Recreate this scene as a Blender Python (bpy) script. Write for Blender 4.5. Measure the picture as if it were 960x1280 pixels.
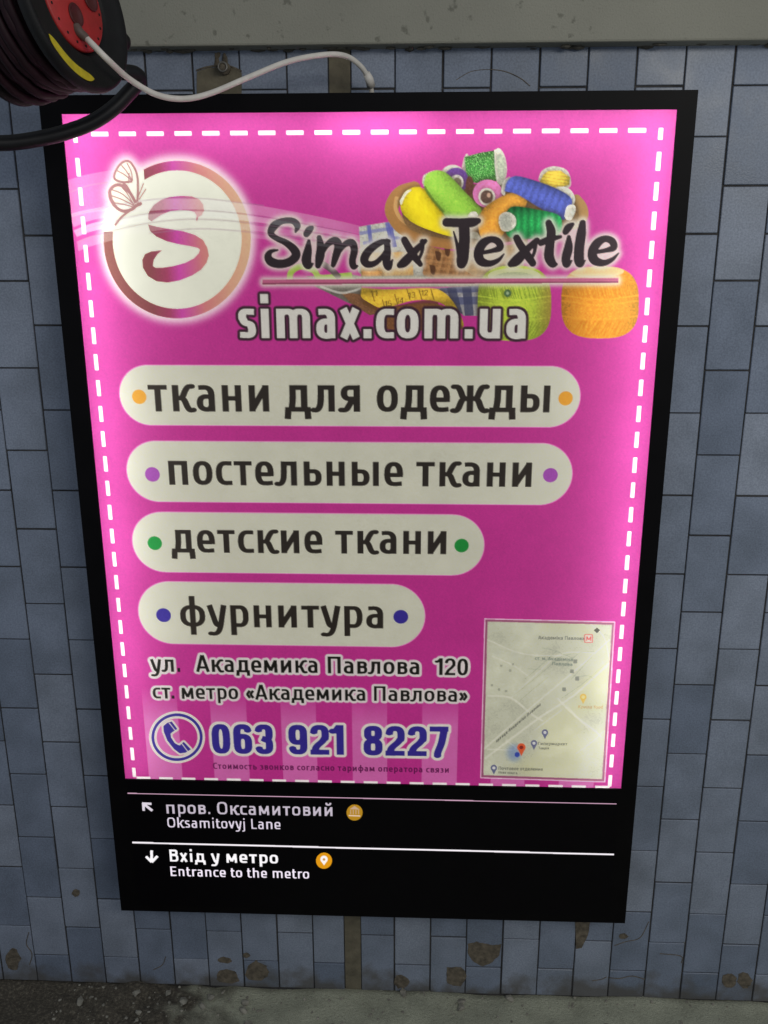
import bpy, bmesh, math, random
import numpy as np
from mathutils import Vector, Matrix
random.seed(7); RNG = np.random.default_rng(11)
for o in list(bpy.data.objects): bpy.data.objects.remove(o)
SC = bpy.context.scene
COL = SC.collection

# ---------------------------------------------------------------- camera
F = 1150.0                                   # focal length in photo pixels (960 x 1280)
FLOOR = 1.444                                # height of the poster's centre above the ground
WALL_Y = 0.10                                # wall face; the poster's face is y = 0, the viewer is at -y
def rot(r):
    r = np.array(r, float); th = np.linalg.norm(r); k = r/th
    K = np.array([[0,-k[2],k[1]],[k[2],0,-k[0]],[-k[1],k[0],0]])
    return np.eye(3)+np.sin(th)*K+(1-np.cos(th))*K@K
_r = np.radians(np.array([-16.77, -0.18, 2.23]))
CAM_R = np.array([[1,0,0],[0,0,-1],[0,1,0]], float) @ rot(_r).T
CAM_C = np.array([0.109, -1.906, 0.512+FLOOR])
cam = bpy.data.objects.new('camera', bpy.data.cameras.new('camera')); COL.objects.link(cam)
mw = np.eye(4); mw[:3,0] = CAM_R[0]; mw[:3,1] = -CAM_R[1]; mw[:3,2] = -CAM_R[2]; mw[:3,3] = CAM_C
cam.matrix_world = Matrix(mw.tolist())
cam.data.sensor_fit = 'VERTICAL'; cam.data.sensor_height = 24; cam.data.lens = F/1280*24
cam.data.clip_start = 0.02; cam.data.clip_end = 100
SC.camera = cam
def P(x, y, wy=0.0):
    """photo pixel -> the point of the plane y = wy seen there"""
    d = CAM_R.T @ np.array([(x-480)/F, (y-640)/F, 1.0])
    return CAM_C + (wy-CAM_C[1])/d[1]*d

# ---------------------------------------------------------------- world and lights
w = bpy.data.worlds.new('World'); SC.world = w; w.use_nodes = True
bg = w.node_tree.nodes['Background']; bg.inputs[0].default_value = (0.80,0.88,1.0,1); bg.inputs[1].default_value = 0.38
def area(name, loc, target, sx, sy, energy, color=(1,1,1), parent=None):
    L = bpy.data.lights.new(name, 'AREA'); L.shape = 'RECTANGLE'; L.size = sx; L.size_y = sy
    L.energy = energy; L.color = color
    o = bpy.data.objects.new(name, L); COL.objects.link(o); o.location = loc
    o.rotation_euler = (Vector(target)-Vector(loc)).to_track_quat('-Z','Y').to_euler()
    if parent: o.parent = parent
    return o
# unseen area light added overhead, behind the camera, for soft illumination
area('overhead_soft_light', (1.6,-2.6,2.75), (0.1,0.1,1.2), 1.6, 0.5, 27.0, (1.0,0.97,0.90))
SC.view_settings.view_transform = 'Standard'; SC.view_settings.look = 'None'
SC.view_settings.exposure = 0; SC.view_settings.gamma = 1
SC.cycles.use_denoising = True
SC.cycles.transparent_max_bounces = 16
SC.cycles.max_bounces = 6

# ---------------------------------------------------------------- helpers
def s2l(c):
    c = np.asarray(c, float)/255.0
    return np.where(c <= 0.04045, c/12.92, ((c+0.055)/1.055)**2.4)
def rgba(c): return (*s2l(c).tolist(), 1.0)
def nodes(name):
    m = bpy.data.materials.new(name); m.use_nodes = True
    nt = m.node_tree
    for n in list(nt.nodes): nt.nodes.remove(n)
    out = nt.nodes.new('ShaderNodeOutputMaterial')
    return m, nt, out
def N(nt, t, **kw):
    n = nt.nodes.new(t)
    for k, v in kw.items():
        if k.startswith('i_'):
            n.inputs[k[2:].replace('_',' ')].default_value = v
        else: setattr(n, k, v)
    return n
def ramp(nt, stops):
    r = nt.nodes.new('ShaderNodeValToRGB'); e = r.color_ramp.elements
    while len(e) < len(stops): e.new(0.5)
    for el, (p, c) in zip(e, stops): el.position = p; el.color = c if len(c)==4 else (*c,1)
    return r
def principled(name, base, rough=0.5, noise=0.0, scale=40, bump=0.0, bscale=200, spec=0.5, metallic=0.0):
    m, nt, out = nodes(name)
    b = N(nt,'ShaderNodeBsdfPrincipled'); b.inputs['Roughness'].default_value = rough
    b.inputs['Specular IOR Level'].default_value = spec; b.inputs['Metallic'].default_value = metallic
    nt.links.new(b.outputs[0], out.inputs[0])
    tc = N(nt,'ShaderNodeTexCoord')
    nz = N(nt,'ShaderNodeTexNoise'); nz.inputs['Scale'].default_value = scale; nz.inputs['Detail'].default_value = 6
    nt.links.new(tc.outputs['Object'], nz.inputs['Vector'])
    c = np.array(base)
    r = ramp(nt, [(0.3, tuple(c*(1-noise))), (0.7, tuple(np.minimum(c*(1+noise),1)))])
    nt.links.new(nz.outputs[0], r.inputs[0]); nt.links.new(r.outputs[0], b.inputs['Base Color'])
    if bump:
        n2 = N(nt,'ShaderNodeTexNoise'); n2.inputs['Scale'].default_value = bscale; n2.inputs['Detail'].default_value = 4
        nt.links.new(tc.outputs['Object'], n2.inputs['Vector'])
        bp = N(nt,'ShaderNodeBump'); bp.inputs['Strength'].default_value = bump; bp.inputs['Distance'].default_value = 0.003
        nt.links.new(n2.outputs[0], bp.inputs['Height']); nt.links.new(bp.outputs[0], b.inputs['Normal'])
    return m
def link(name, me, mat, parent=None, label=None, cat=None, group=None, kind=None):
    o = bpy.data.objects.new(name, me); COL.objects.link(o)
    if mat: me.materials.append(mat)
    if parent: o.parent = parent
    if label: o['label'] = label
    if cat: o['category'] = cat
    if group: o['group'] = group
    if kind: o['kind'] = kind
    return o
def empty(name, loc, label, cat):
    o = bpy.data.objects.new(name, None); COL.objects.link(o); o.location = loc
    o.empty_display_size = 0.05; o['label'] = label; o['category'] = cat
    return o
def mesh_of(bm, name='m', smooth=False):
    me = bpy.data.meshes.new(name); bmesh.ops.recalc_face_normals(bm, faces=bm.faces)
    if smooth:
        for f in bm.faces: f.smooth = True
    bm.to_mesh(me); bm.free(); return me
def box(bm, x0,x1,y0,y1,z0,z1, bev=0.0, seg=2):
    r = bmesh.ops.create_cube(bm, size=1)
    vs = r['verts']
    for v in vs: v.co = Vector(((x0+x1)/2+v.co.x*(x1-x0),(y0+y1)/2+v.co.y*(y1-y0),(z0+z1)/2+v.co.z*(z1-z0)))
    if bev:
        es = list({e for v in vs for e in v.link_edges})
        bmesh.ops.bevel(bm, geom=es, offset=bev, segments=seg, profile=0.5, affect='EDGES')
def catmull(pts, n=8):
    p = np.array(pts, float); p = np.vstack([2*p[0]-p[1], p, 2*p[-1]-p[-2]]); out = []
    for i in range(1, len(p)-2):
        for t in np.linspace(0,1,n,endpoint=False):
            a,b,c,d = p[i-1],p[i],p[i+1],p[i+2]
            out.append(0.5*((2*b)+(-a+c)*t+(2*a-5*b+4*c-d)*t*t+(-a+3*b-3*c+d)*t**3))
    out.append(p[-2]); return np.array(out)
def tube(bm, pts, radii, seg=14, cap=True, closed=False):
    pts = [Vector(p) for p in pts]; n = len(pts)
    if not hasattr(radii,'__len__'): radii = [radii]*n
    prev = None; rings = []
    for i, p in enumerate(pts):
        if closed: t = pts[(i+1)%n]-pts[i-1]
        else: t = pts[min(i+1,n-1)]-pts[max(i-1,0)]
        t.normalize()
        u = (prev - t*prev.dot(t)) if prev is not None else t.orthogonal()
        u.normalize(); prev = u; v = t.cross(u)
        rings.append([bm.verts.new(p+(u*math.cos(a)+v*math.sin(a))*radii[i]) for a in [2*math.pi*k/seg for k in range(seg)]])
    for i in range(n if closed else n-1):
        A, B = rings[i], rings[(i+1)%n]
        for k in range(seg): bm.faces.new((A[k],A[(k+1)%seg],B[(k+1)%seg],B[k]))
    if cap and not closed:
        bm.faces.new(rings[0][::-1]); bm.faces.new(rings[-1])
def lathe(bm, prof, frame, seg=64):
    """prof: (radius, height along axis); frame: origin, u, v, n"""
    o,u,v,n = frame; rings = []
    for r,h in prof:
        if r < 1e-6: rings.append([bm.verts.new(o+n*h)])
        else: rings.append([bm.verts.new(o+n*h+(u*math.cos(a)+v*math.sin(a))*r) for a in [2*math.pi*k/seg for k in range(seg)]])
    for A,B in zip(rings[:-1], rings[1:]):
        for k in range(seg):
            if len(A)==1 and len(B)==1: continue
            if len(A)==1: bm.faces.new((A[0],B[k],B[(k+1)%seg]))
            elif len(B)==1: bm.faces.new((A[k],A[(k+1)%seg],B[0]))
            else: bm.faces.new((A[k],A[(k+1)%seg],B[(k+1)%seg],B[k]))

# ================================================================ SETTING
# ---- wall tiles: a real running bond of 95 x 187 mm tiles standing upright
PX, PZ = 0.0952, 0.1869
Z_TOP_OPEN = 2.6
def tile_material():
    m, nt, out = nodes('glazed_blue_grey_tile')
    b = N(nt,'ShaderNodeBsdfPrincipled'); nt.links.new(b.outputs[0], out.inputs[0])
    b.inputs['Specular IOR Level'].default_value = 0.35
    g = N(nt,'ShaderNodeNewGeometry'); tc = N(nt,'ShaderNodeTexCoord')
    r = ramp(nt, [(0.0, rgba((114,125,143))), (0.5, rgba((131,141,158))), (1.0, rgba((146,154,168)))])
    nt.links.new(g.outputs['Random Per Island'], r.inputs[0])
    n1 = N(nt,'ShaderNodeTexNoise'); n1.inputs['Scale'].default_value = 9; n1.inputs['Detail'].default_value = 5
    n2 = N(nt,'ShaderNodeTexNoise'); n2.inputs['Scale'].default_value = 260; n2.inputs['Detail'].default_value = 3
    for n in (n1,n2): nt.links.new(tc.outputs['Object'], n.inputs['Vector'])
    m1 = N(nt,'ShaderNodeMixRGB', blend_type='MULTIPLY'); m1.inputs[0].default_value = 0.8
    r1 = ramp(nt, [(0.32,(0.72,0.72,0.70)),(0.62,(1.04,1.03,1.02))])
    nt.links.new(n1.outputs[0], r1.inputs[0]); nt.links.new(r.outputs[0], m1.inputs[1]); nt.links.new(r1.outputs[0], m1.inputs[2])
    m2 = N(nt,'ShaderNodeMixRGB', blend_type='MULTIPLY'); m2.inputs[0].default_value = 0.7
    r2 = ramp(nt, [(0.33,(0.70,0.70,0.72)),(0.66,(1.12,1.12,1.12))])
    nt.links.new(n2.outputs[0], r2.inputs[0]); nt.links.new(m1.outputs[0], m2.inputs[1]); nt.links.new(r2.outputs[0], m2.inputs[2])
    # grime splashed up from the ground: brown film on the lowest hand's breadth, broken by noise
    sx = N(nt,'ShaderNodeSeparateXYZ'); nt.links.new(tc.outputs['Object'], sx.inputs[0])
    n3 = N(nt,'ShaderNodeTexNoise'); n3.inputs['Scale'].default_value = 16; n3.inputs['Detail'].default_value = 7
    nt.links.new(tc.outputs['Object'], n3.inputs['Vector'])
    ma = N(nt,'ShaderNodeMath', operation='MULTIPLY_ADD'); ma.inputs[1].default_value = 0.24; ma.inputs[2].default_value = -0.085
    nt.links.new(n3.outputs[0], ma.inputs[0])
    sb = N(nt,'ShaderNodeMath', operation='SUBTRACT'); nt.links.new(ma.outputs[0], sb.inputs[0]); nt.links.new(sx.outputs[2], sb.inputs[1])
    mr = N(nt,'ShaderNodeMapRange'); mr.inputs[1].default_value = -0.03; mr.inputs[2].default_value = 0.04; mr.inputs[4].default_value = 0.75
    nt.links.new(sb.outputs[0], mr.inputs[0])
    m3 = N(nt,'ShaderNodeMixRGB'); m3.inputs[2].default_value = rgba((84,78,66))
    nt.links.new(mr.outputs[0], m3.inputs[0]); nt.links.new(m2.outputs[0], m3.inputs[1])
    nt.links.new(m3.outputs[0], b.inputs['Base Color'])
    rr = ramp(nt, [(0.35,(0.30,)*3),(0.65,(0.52,)*3)]); nt.links.new(n1.outputs[0], rr.inputs[0]); nt.links.new(rr.outputs[0], b.inputs['Roughness'])
    bp = N(nt,'ShaderNodeBump'); bp.inputs['Strength'].default_value = 0.12; bp.inputs['Distance'].default_value = 0.002
    nt.links.new(n2.outputs[0], bp.inputs['Height']); nt.links.new(bp.outputs[0], b.inputs['Normal'])
    return m
mortar = principled('dark_mortar', s2l((60,58,57)), 0.9, 0.45, 22, 0.6, 120)
cement = principled('brown_cement', s2l((104,97,80)), 0.9, 0.28, 30, 0.6, 150)
rust = principled('rusty_brown', s2l((98,89,75)), 0.9, 0.45, 70, 0.8, 160)
def concrete_material():
    m = principled('painted_concrete', s2l((137,135,122)), 0.85, 0.08, 5, 0.35, 260)
    nt = m.node_tree; b = next(n for n in nt.nodes if n.type=='BSDF_PRINCIPLED'); src = b.inputs['Base Color'].links[0].from_socket
    tc = next(n for n in nt.nodes if n.type=='TEX_COORD')
    for sc_,lo,hi,dk in ((46,.66,.72,(.62,.62,.60)),(7,.60,.74,(.86,.86,.83)),(300,.55,.72,(.84,.84,.84))):     # pits, damp stains, grit
        n = N(nt,'ShaderNodeTexNoise'); n.inputs['Scale'].default_value = sc_; n.inputs['Detail'].default_value = 5
        nt.links.new(tc.outputs['Object'], n.inputs['Vector'])
        r = ramp(nt,[(lo,(1,1,1)),(hi,dk)]); nt.links.new(n.outputs[0], r.inputs[0])
        mx = N(nt,'ShaderNodeMixRGB', blend_type='MULTIPLY'); mx.inputs[0].default_value = 1
        nt.links.new(src, mx.inputs[1]); nt.links.new(r.outputs[0], mx.inputs[2]); src = mx.outputs[0]
    nt.links.new(src, b.inputs['Base Color']); return m
concrete = concrete_material()
black_metal = principled('black_powder_coat', (0.003,0.0026,0.003), 0.45, 0.2, 20, spec=0.08)

bm = bmesh.new(); box(bm, -1.6,1.8, WALL_Y+0.004, WALL_Y+0.3, -0.1, Z_TOP_OPEN)
wall = link('tiled_wall', mesh_of(bm), mortar, None, 'underpass wall faced with upright blue grey tiles in staggered rows, behind the lit sign', 'wall')
# column edges measured on the wall: the strip with no tile lies at xs0..xs1
xs0, xs1 = P(432,1222,WALL_Y)[0]-0.001, P(451,1222,WALL_Y)[0]+0.001
z_a = np.mean([P(870,y,WALL_Y)[2] for y in (294,409,518.6)] - np.array([0,-1,-2])*PZ)   # a joint of the odd columns
z_a = np.mean([P(870,294,WALL_Y)[2], P(870,409,WALL_Y)[2]+PZ, P(870,518.6,WALL_Y)[2]+2*PZ, P(50,346.5,WALL_Y)[2]+0.5*PZ])
xr0 = np.mean([P(x,1222,WALL_Y)[0]-i*PX for i,x in enumerate((493.5,538,583,627,671,715,760,807,851,896,942))]+
              [P(x,95,WALL_Y)[0]-i*PX for i,x in enumerate((496,556,615,674,734,794,855,919))])
xl0 = np.mean([P(x,1222,WALL_Y)[0]+i*PX for i,x in enumerate((391,346,303,260,218,173.5,131.5,89,47.5))]+
              [P(x,95,WALL_Y)[0]+i*PX for i,x in enumerate((361,303.5,244.5,186))])
tb = bmesh.new()
holes = []                                   # (x, z) of tiles that are missing
cx, cz = P(273,95,WALL_Y)[0], P(273,100,WALL_Y)[2]
def column(x0, x1, odd):
    z = z_a - 12*PZ + (0.5*PZ if odd else 0)
    while z < Z_TOP_OPEN:
        a, b = max(z+0.0018, 0.0), min(z+PZ-0.0018, Z_TOP_OPEN)
        if b > 0.01:
            jx, jz, jy = (random.uniform(-.0007,.0007) for _ in range(3))
            if x0 < cx < x1 and b > cz > a: b2 = None
            box(tb, x0+0.0018+jx, x1-0.0018+jx, WALL_Y+jy, WALL_Y+0.02, a+jz, b+jz, 0.0012, 1)
        z += PZ
for i in range(-1, 13): column(xr0+(i-0)*PX if i>=0 else xs1, xr0+(i+1)*PX, i%2==1)
for i in range(-1, 13): column(xl0-(i+1)*PX, xl0-i*PX if i>=0 else xs0, i%2==0)
link('tile_facing', mesh_of(tb), tile_material(), wall)
bm = bmesh.new(); box(bm, xs0+0.0005, xs1-0.0005, WALL_Y+0.0018, WALL_Y+0.02, 0, Z_TOP_OPEN)
link('mortar_strip', mesh_of(bm), cement, wall, 'bare brown cement strip with no tile')
def patch(name, pts, mat, parent, lift=0.0012, jag=0.0, plane=WALL_Y, label=None, dz=0.004):
    """a thin irregular spot on the wall from photo points"""
    q = np.array([P(x,y,plane) for x,y in pts]); c = q.mean(0)
    ring = []
    m = len(q)
    for i in range(m):
        for t in (0,.33,.67):
            p = q[i]*(1-t)+q[(i+1)%m]*t
            if jag: p = p+np.array([RNG.normal(0,jag),0,RNG.normal(0,jag)])
            ring.append(p)
    bm = bmesh.new()
    f = [bm.verts.new((p[0], plane-lift, p[2])) for p in ring]
    k = [bm.verts.new((p[0], plane+dz, p[2])) for p in ring]
    bm.faces.new(f)
    for i in range(len(f)): bm.faces.new((f[i],f[(i+1)%len(f)],k[(i+1)%len(f)],k[i]))
    return link(name, mesh_of(bm), mat, parent, label)
def blob(x,y,rx,ry,n=11,seed=0,irr=.22):
    rg = np.random.default_rng(seed)
    return [(x+rx*math.cos(a)*(1+rg.uniform(-irr,irr)), y+ry*math.sin(a)*(1+rg.uniform(-irr,irr))) for a in np.linspace(0,2*math.pi,n,endpoint=False)]
for i,(x,y,rx,ry) in enumerate([(17,1198,9,13),(95,1116,5,5),(281,1200,9,4),(285,1221,15,9),(321,1215,13,12),(502,1227,9,9),
        (569,1220,14,13),(779,1170,6,3),(911,1226,10,9),(930,1225,9,9),(308,1194,4,3)]):
    patch('chipped_spot', blob(x,y,rx,ry,seed=i), rust, wall, 0.0012, 0.0006)
patch('chipped_spot', [(584,1180),(596,1177),(606,1179),(616,1181),(627,1180),(624,1193),(616,1202),(604,1208),(592,1202),(585,1191)], rust, wall, 0.0012, 0.0008)
patch('chipped_spot', [(719,1150),(738,1150),(735,1168),(727,1184),(720,1186)], rust, wall, 0.0012, 0.0006)
for pts in ([(760,1222),(775,1223),(790,1220),(806,1224)], [(768,1182),(782,1177),(800,1172),(811,1152)], [(36,1165),(33,1180),(40,1192),(37,1206)],
            [(192,1212),(203,1206),(207,1196)], [(480+345,1192),(851,1195),(852,1204)], [(740,1226),(752,1224),(758,1221)]):
    bm = bmesh.new(); tube(bm, catmull([P(x,y,WALL_Y-0.0003) for x,y in pts],5)+RNG.normal(0,.0007,(1,3))*0, [0.0011]*(5*(len(pts)-1)+1), 6)
    link('crack', mesh_of(bm), rust, wall)
# arc scratched on the tiles above the sign
bm = bmesh.new(); tube(bm, catmull([P(480+x/2,y/2,WALL_Y-0.0001) for x,y in ((180,200),(215,180),(255,174),(300,178),(340,195),(365,215))],5), 0.0009, 6)
link('scratch', mesh_of(bm), rust, wall)
patch('cement_patch', [(246,122),(246,90),(258,85.5),(272,83.5),(288,84.5),(298,88),(302,91),(302,122)], cement, wall, 0.0013, 0.0004)
bm = bmesh.new(); tube(bm, catmull([P(x,y,WALL_Y-0.001) for x,y in ((245.5,88),(258,84),(273,82),(288,83),(302,89))],6), 0.0016, 6)
link('crack', mesh_of(bm), rust, wall)
patch('rust_streak', [(269,66),(275,66),(274,76),(273,84),(268,84)], rust, wall, 0.0009, 0.0008)

# ---- lintel above
zl = P(480,55,WALL_Y-0.05)[2]
bm = bmesh.new(); box(bm, -2.0,2.2, WALL_Y-0.05, WALL_Y+0.3, zl, zl+0.9, 0.004, 2)
link('concrete_lintel', mesh_of(bm), concrete, None, 'grey painted concrete beam running across the top above the tiles', 'beam')
# crumbs of old filler hanging in the joint under the beam
bm = bmesh.new()
for i in range(60):
    x = random.uniform(-0.75,0.95); r = random.uniform(.003,.008)
    m = Matrix.Translation((x, WALL_Y-random.uniform(.0,.03), zl-random.uniform(-.002,.003))) @ Matrix.Diagonal((random.uniform(1,3.5),1,random.uniform(.4,.8),1))
    bmesh.ops.create_icosphere(bm, subdivisions=1, radius=r, matrix=m)
link('joint_filler', mesh_of(bm), principled('old_filler', s2l((88,84,74)), .9, .3, 90), wall)

# ---- ground
def ground_material():
    m, nt, out = nodes('worn_ground')
    b = N(nt,'ShaderNodeBsdfPrincipled'); nt.links.new(b.outputs[0], out.inputs[0]); b.inputs['Roughness'].default_value = 0.92
    tc = N(nt,'ShaderNodeTexCoord'); sx = N(nt,'ShaderNodeSeparateXYZ'); nt.links.new(tc.outputs['Object'], sx.inputs[0])
    def noise(s, d=6):
        n = N(nt,'ShaderNodeTexNoise'); n.inputs['Scale'].default_value = s; n.inputs['Detail'].default_value = d
        nt.links.new(tc.outputs['Object'], n.inputs['Vector']); return n
    n1, n2, n3 = noise(14), noise(130), noise(420,3)
    # the broken asphalt lies left of x ~ -0.47, the smoothed concrete right of it; the seam wanders
    ad = N(nt,'ShaderNodeMath', operation='MULTIPLY_ADD'); ad.inputs[1].default_value = 0.55
    nt.links.new(n1.outputs[0], ad.inputs[0]); nt.links.new(sx.outputs[0], ad.inputs[2])
    mr = N(nt,'ShaderNodeMapRange'); mr.inputs[1].default_value = -0.26; mr.inputs[2].default_value = -0.08
    nt.links.new(ad.outputs[0], mr.inputs[0])
    asp = ramp(nt, [(0.3,rgba((66,60,51))),(0.55,rgba((92,85,73))),(0.75,rgba((132,124,108)))]); nt.links.new(n2.outputs[0], asp.inputs[0])
    con = ramp(nt, [(0.3,rgba((156,157,138))),(0.6,rgba((178,179,158)))]); nt.links.new(n1.outputs[0], con.inputs[0])
    mx = N(nt,'ShaderNodeMixRGB'); nt.links.new(mr.outputs[0], mx.inputs[0]); nt.links.new(asp.outputs[0], mx.inputs[1]); nt.links.new(con.outputs[0], mx.inputs[2])
    m2 = N(nt,'ShaderNodeMixRGB', blend_type='MULTIPLY'); m2.inputs[0].default_value = 0.85
    r3 = ramp(nt, [(0.3,(0.6,0.6,0.6)),(0.65,(1.15,1.15,1.12))]); nt.links.new(n3.outputs[0], r3.inputs[0])
    nt.links.new(mx.outputs[0], m2.inputs[1]); nt.links.new(r3.outputs[0], m2.inputs[2]); nt.links.new(m2.outputs[0], b.inputs['Base Color'])
    ah = N(nt,'ShaderNodeMath', operation='ADD'); nt.links.new(n2.outputs[0], ah.inputs[0]); nt.links.new(n3.outputs[0], ah.inputs[1])
    bp = N(nt,'ShaderNodeBump'); bp.inputs['Strength'].default_value = 0.8; bp.inputs['Distance'].default_value = 0.006
    nt.links.new(ah.outputs[0], bp.inputs['Height']); nt.links.new(bp.outputs[0], b.inputs['Normal'])
    return m
bm = bmesh.new()
gx = np.concatenate([np.linspace(-3,-0.9,6), np.linspace(-0.85,1.1,150), np.linspace(1.2,3,6)])
gy = np.concatenate([np.linspace(WALL_Y+0.03,-0.35,50), np.linspace(-0.5,-3.2,8)])
def gh(x,y):
    h = 0.004*math.sin(x*9+y*14)+0.003*math.sin(x*23-y*31+1)
    if x < -0.3: h += 0.006*math.sin(x*57+y*40)*math.sin(y*71+x*13)*min(1,(-0.3-x)/.15)
    return h - 0.004 + 0.008*math.exp(-(WALL_Y-y)/.02)*(y < WALL_Y)
rows = [[bm.verts.new((x,y,gh(x,y))) for x in gx] for y in gy]
for i in range(len(gy)-1):
    for j in range(len(gx)-1): bm.faces.new((rows[i][j],rows[i][j+1],rows[i+1][j+1],rows[i+1][j]))
me = mesh_of(bm, smooth=True)
link('ground', me, ground_material(), kind='structure')
bm = bmesh.new()
for i in range(420):
    left = random.random() < .62
    x = random.uniform(-0.85,-0.30) if left else random.uniform(-0.35,0.95)
    y = WALL_Y-abs(random.gauss(0,.09))-.004 if not left else random.uniform(-.22,WALL_Y-.01)
    r = random.choice((.0015,.002,.003,.004)) if random.random()<.93 else random.uniform(.006,.012)
    mt = Matrix.Translation((x,y,gh(x,y)+r*.3)) @ Matrix.Rotation(random.uniform(0,6),4,'Z') @ Matrix.Diagonal((random.uniform(.8,1.6),1,random.uniform(.4,.8),1))
    s = bmesh.ops.create_icosphere(bm, subdivisions=1, radius=r, matrix=mt)
    for v in s['verts']: v.co += Vector([random.uniform(-r,r)*.25 for _ in range(3)])
link('gravel', mesh_of(bm), principled('grey_stones', s2l((138,134,122)), .9, .4, 55), kind='stuff')

# ================================================================ PRINTING: a small raster painter for the backlit film
PW, PH = 1.18, 1.475                          # visible film, metres
CELL = 0.0015
class Canvas:
    def __init__(s, X0, Z1, wdt, hgt, cell, base):
        s.X0, s.Z1, s.cell = X0, Z1, cell
        s.nx, s.ny = int(round(wdt/cell))+1, int(round(hgt/cell))+1
        s.rgb = np.empty((s.ny,s.nx,3)); s.rgb[:] = base
        s.lab = np.zeros((s.ny,s.nx), int)
        s.names = [None]
        s.cov = np.zeros((s.ny,s.nx))
    def M(s, pts):
        """photo pixels -> canvas coordinates on the film's own plane"""
        pts = np.atleast_2d(np.asarray(pts,float))
        d = np.stack([(pts[:,0]-480)/F,(pts[:,1]-640)/F,np.ones(len(pts))],1) @ CAM_R
        q = CAM_C + (-CAM_C[1]/d[:,1])[:,None]*d
        return np.stack([(q[:,0]-s.X0)/s.cell, (s.Z1-q[:,2])/s.cell],1)
    def label(s, *info):
        s.names.append(info); return len(s.names)-1
    def fill(s, polys, ss=3):
        """anti-aliased even-odd coverage of each polygon, united; canvas coordinates"""
        cov = np.zeros((s.ny,s.nx))
        for p in polys:
            x0,y0 = np.floor(p.min(0)-1).astype(int); x1,y1 = np.ceil(p.max(0)+2).astype(int)
            x0,y0 = max(x0,0),max(y0,0); x1,y1 = min(x1,s.nx),min(y1,s.ny)
            if x1<=x0 or y1<=y0: continue
            off = (np.arange(ss)+.5)/ss-.5
            xs = (np.arange(x0,x1)[:,None]+off).ravel(); ys = (np.arange(y0,y1)[:,None]+off).ravel()
            ins = np.zeros((len(ys),len(xs)),bool)
            for (ax,ay),(bx,by) in zip(p, np.roll(p,-1,0)):
                if ay==by: continue
                c = (ay>ys)!=(by>ys)
                xi = (bx-ax)*(ys-ay)/(by-ay)+ax
                ins ^= c[:,None]&(xs[None,:]<xi[:,None])
            a = ins.reshape(y1-y0,ss,x1-x0,ss).mean((1,3))
            v = cov[y0:y1,x0:x1]; np.maximum(v,a,out=v)
        return cov
    def quads(s, qs, ss=4):
        """coverage of the union of convex quads, exact at sub-sample level"""
        allp = np.concatenate(qs); x0,y0 = np.floor(allp.min(0)-1).astype(int); x1,y1 = np.ceil(allp.max(0)+2).astype(int)
        x0,y0 = max(x0,0),max(y0,0); x1,y1 = min(x1,s.nx),min(y1,s.ny)
        hit = np.zeros(((y1-y0)*ss,(x1-x0)*ss),bool)
        for q in qs:
            q = (q-[x0,y0]+.5)*ss-.5
            a0,b0 = np.floor(q.min(0)).astype(int); a1,b1 = np.ceil(q.max(0)+1).astype(int)
            a0,b0 = max(a0,0),max(b0,0); a1,b1 = min(a1,hit.shape[1]),min(b1,hit.shape[0])
            if a1<=a0 or b1<=b0: continue
            X,Y = np.meshgrid(np.arange(a0,a1),np.arange(b0,b1))
            pos = np.ones(X.shape,bool); neg = np.ones(X.shape,bool)
            for (ax,ay),(bx,by) in zip(q, np.roll(q,-1,0)):
                cr = (bx-ax)*(Y-ay)-(by-ay)*(X-ax)
                pos &= cr>=-1e-6; neg &= cr<=1e-6
            hit[b0:b1,a0:a1] |= pos|neg
        cov = np.zeros((s.ny,s.nx)); cov[y0:y1,x0:x1] = hit.reshape(y1-y0,ss,x1-x0,ss).mean((1,3))
        return cov
    def grow(s, m, r):
        ys,xs = np.nonzero(m>0); k = int(math.ceil(r))+1
        y0,y1,x0,x1 = max(ys.min()-k,0),min(ys.max()+k+1,s.ny),max(xs.min()-k,0),min(xs.max()+k+1,s.nx)
        v = np.pad(m[y0:y1,x0:x1],k); out = np.zeros((y1-y0,x1-x0))
        for dy in range(-k,k+1):
            for dx in range(-k,k+1):
                wgt = min(1,max(0,r+.5-math.hypot(dx,dy)))
                if wgt>0: np.maximum(out, wgt*v[k+dy:k+dy+out.shape[0],k+dx:k+dx+out.shape[1]], out=out)
        res = np.zeros_like(m); res[y0:y1,x0:x1] = out; return res
    def blur(s, m, sg):
        ys,xs = np.nonzero(m>0); k = int(3*sg)+1
        y0,y1,x0,x1 = max(ys.min()-k,0),min(ys.max()+k+1,s.ny),max(xs.min()-k,0),min(xs.max()+k+1,s.nx)
        g = np.exp(-.5*(np.arange(-k,k+1)/sg)**2); g /= g.sum()
        v = m[y0:y1,x0:x1]
        v = np.apply_along_axis(lambda r: np.convolve(r,g,'same') if len(r)>=len(g) else np.convolve(r,g,'full')[k:k+len(r)],0,v)
        v = np.apply_along_axis(lambda r: np.convolve(r,g,'same') if len(r)>=len(g) else np.convolve(r,g,'full')[k:k+len(r)],1,v)
        res = np.zeros_like(m); res[y0:y1,x0:x1] = v; return res
    def put(s, m, color, alpha=1.0, lab=None):
        a = (m*alpha)[...,None]
        s.rgb = s.rgb*(1-a)+np.asarray(color,float)*a
        s.cov = np.maximum(s.cov, m)
        if lab is not None: s.lab[m>0.5] = lab
    def polypx(s, pts): return s.M(pts)
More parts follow.
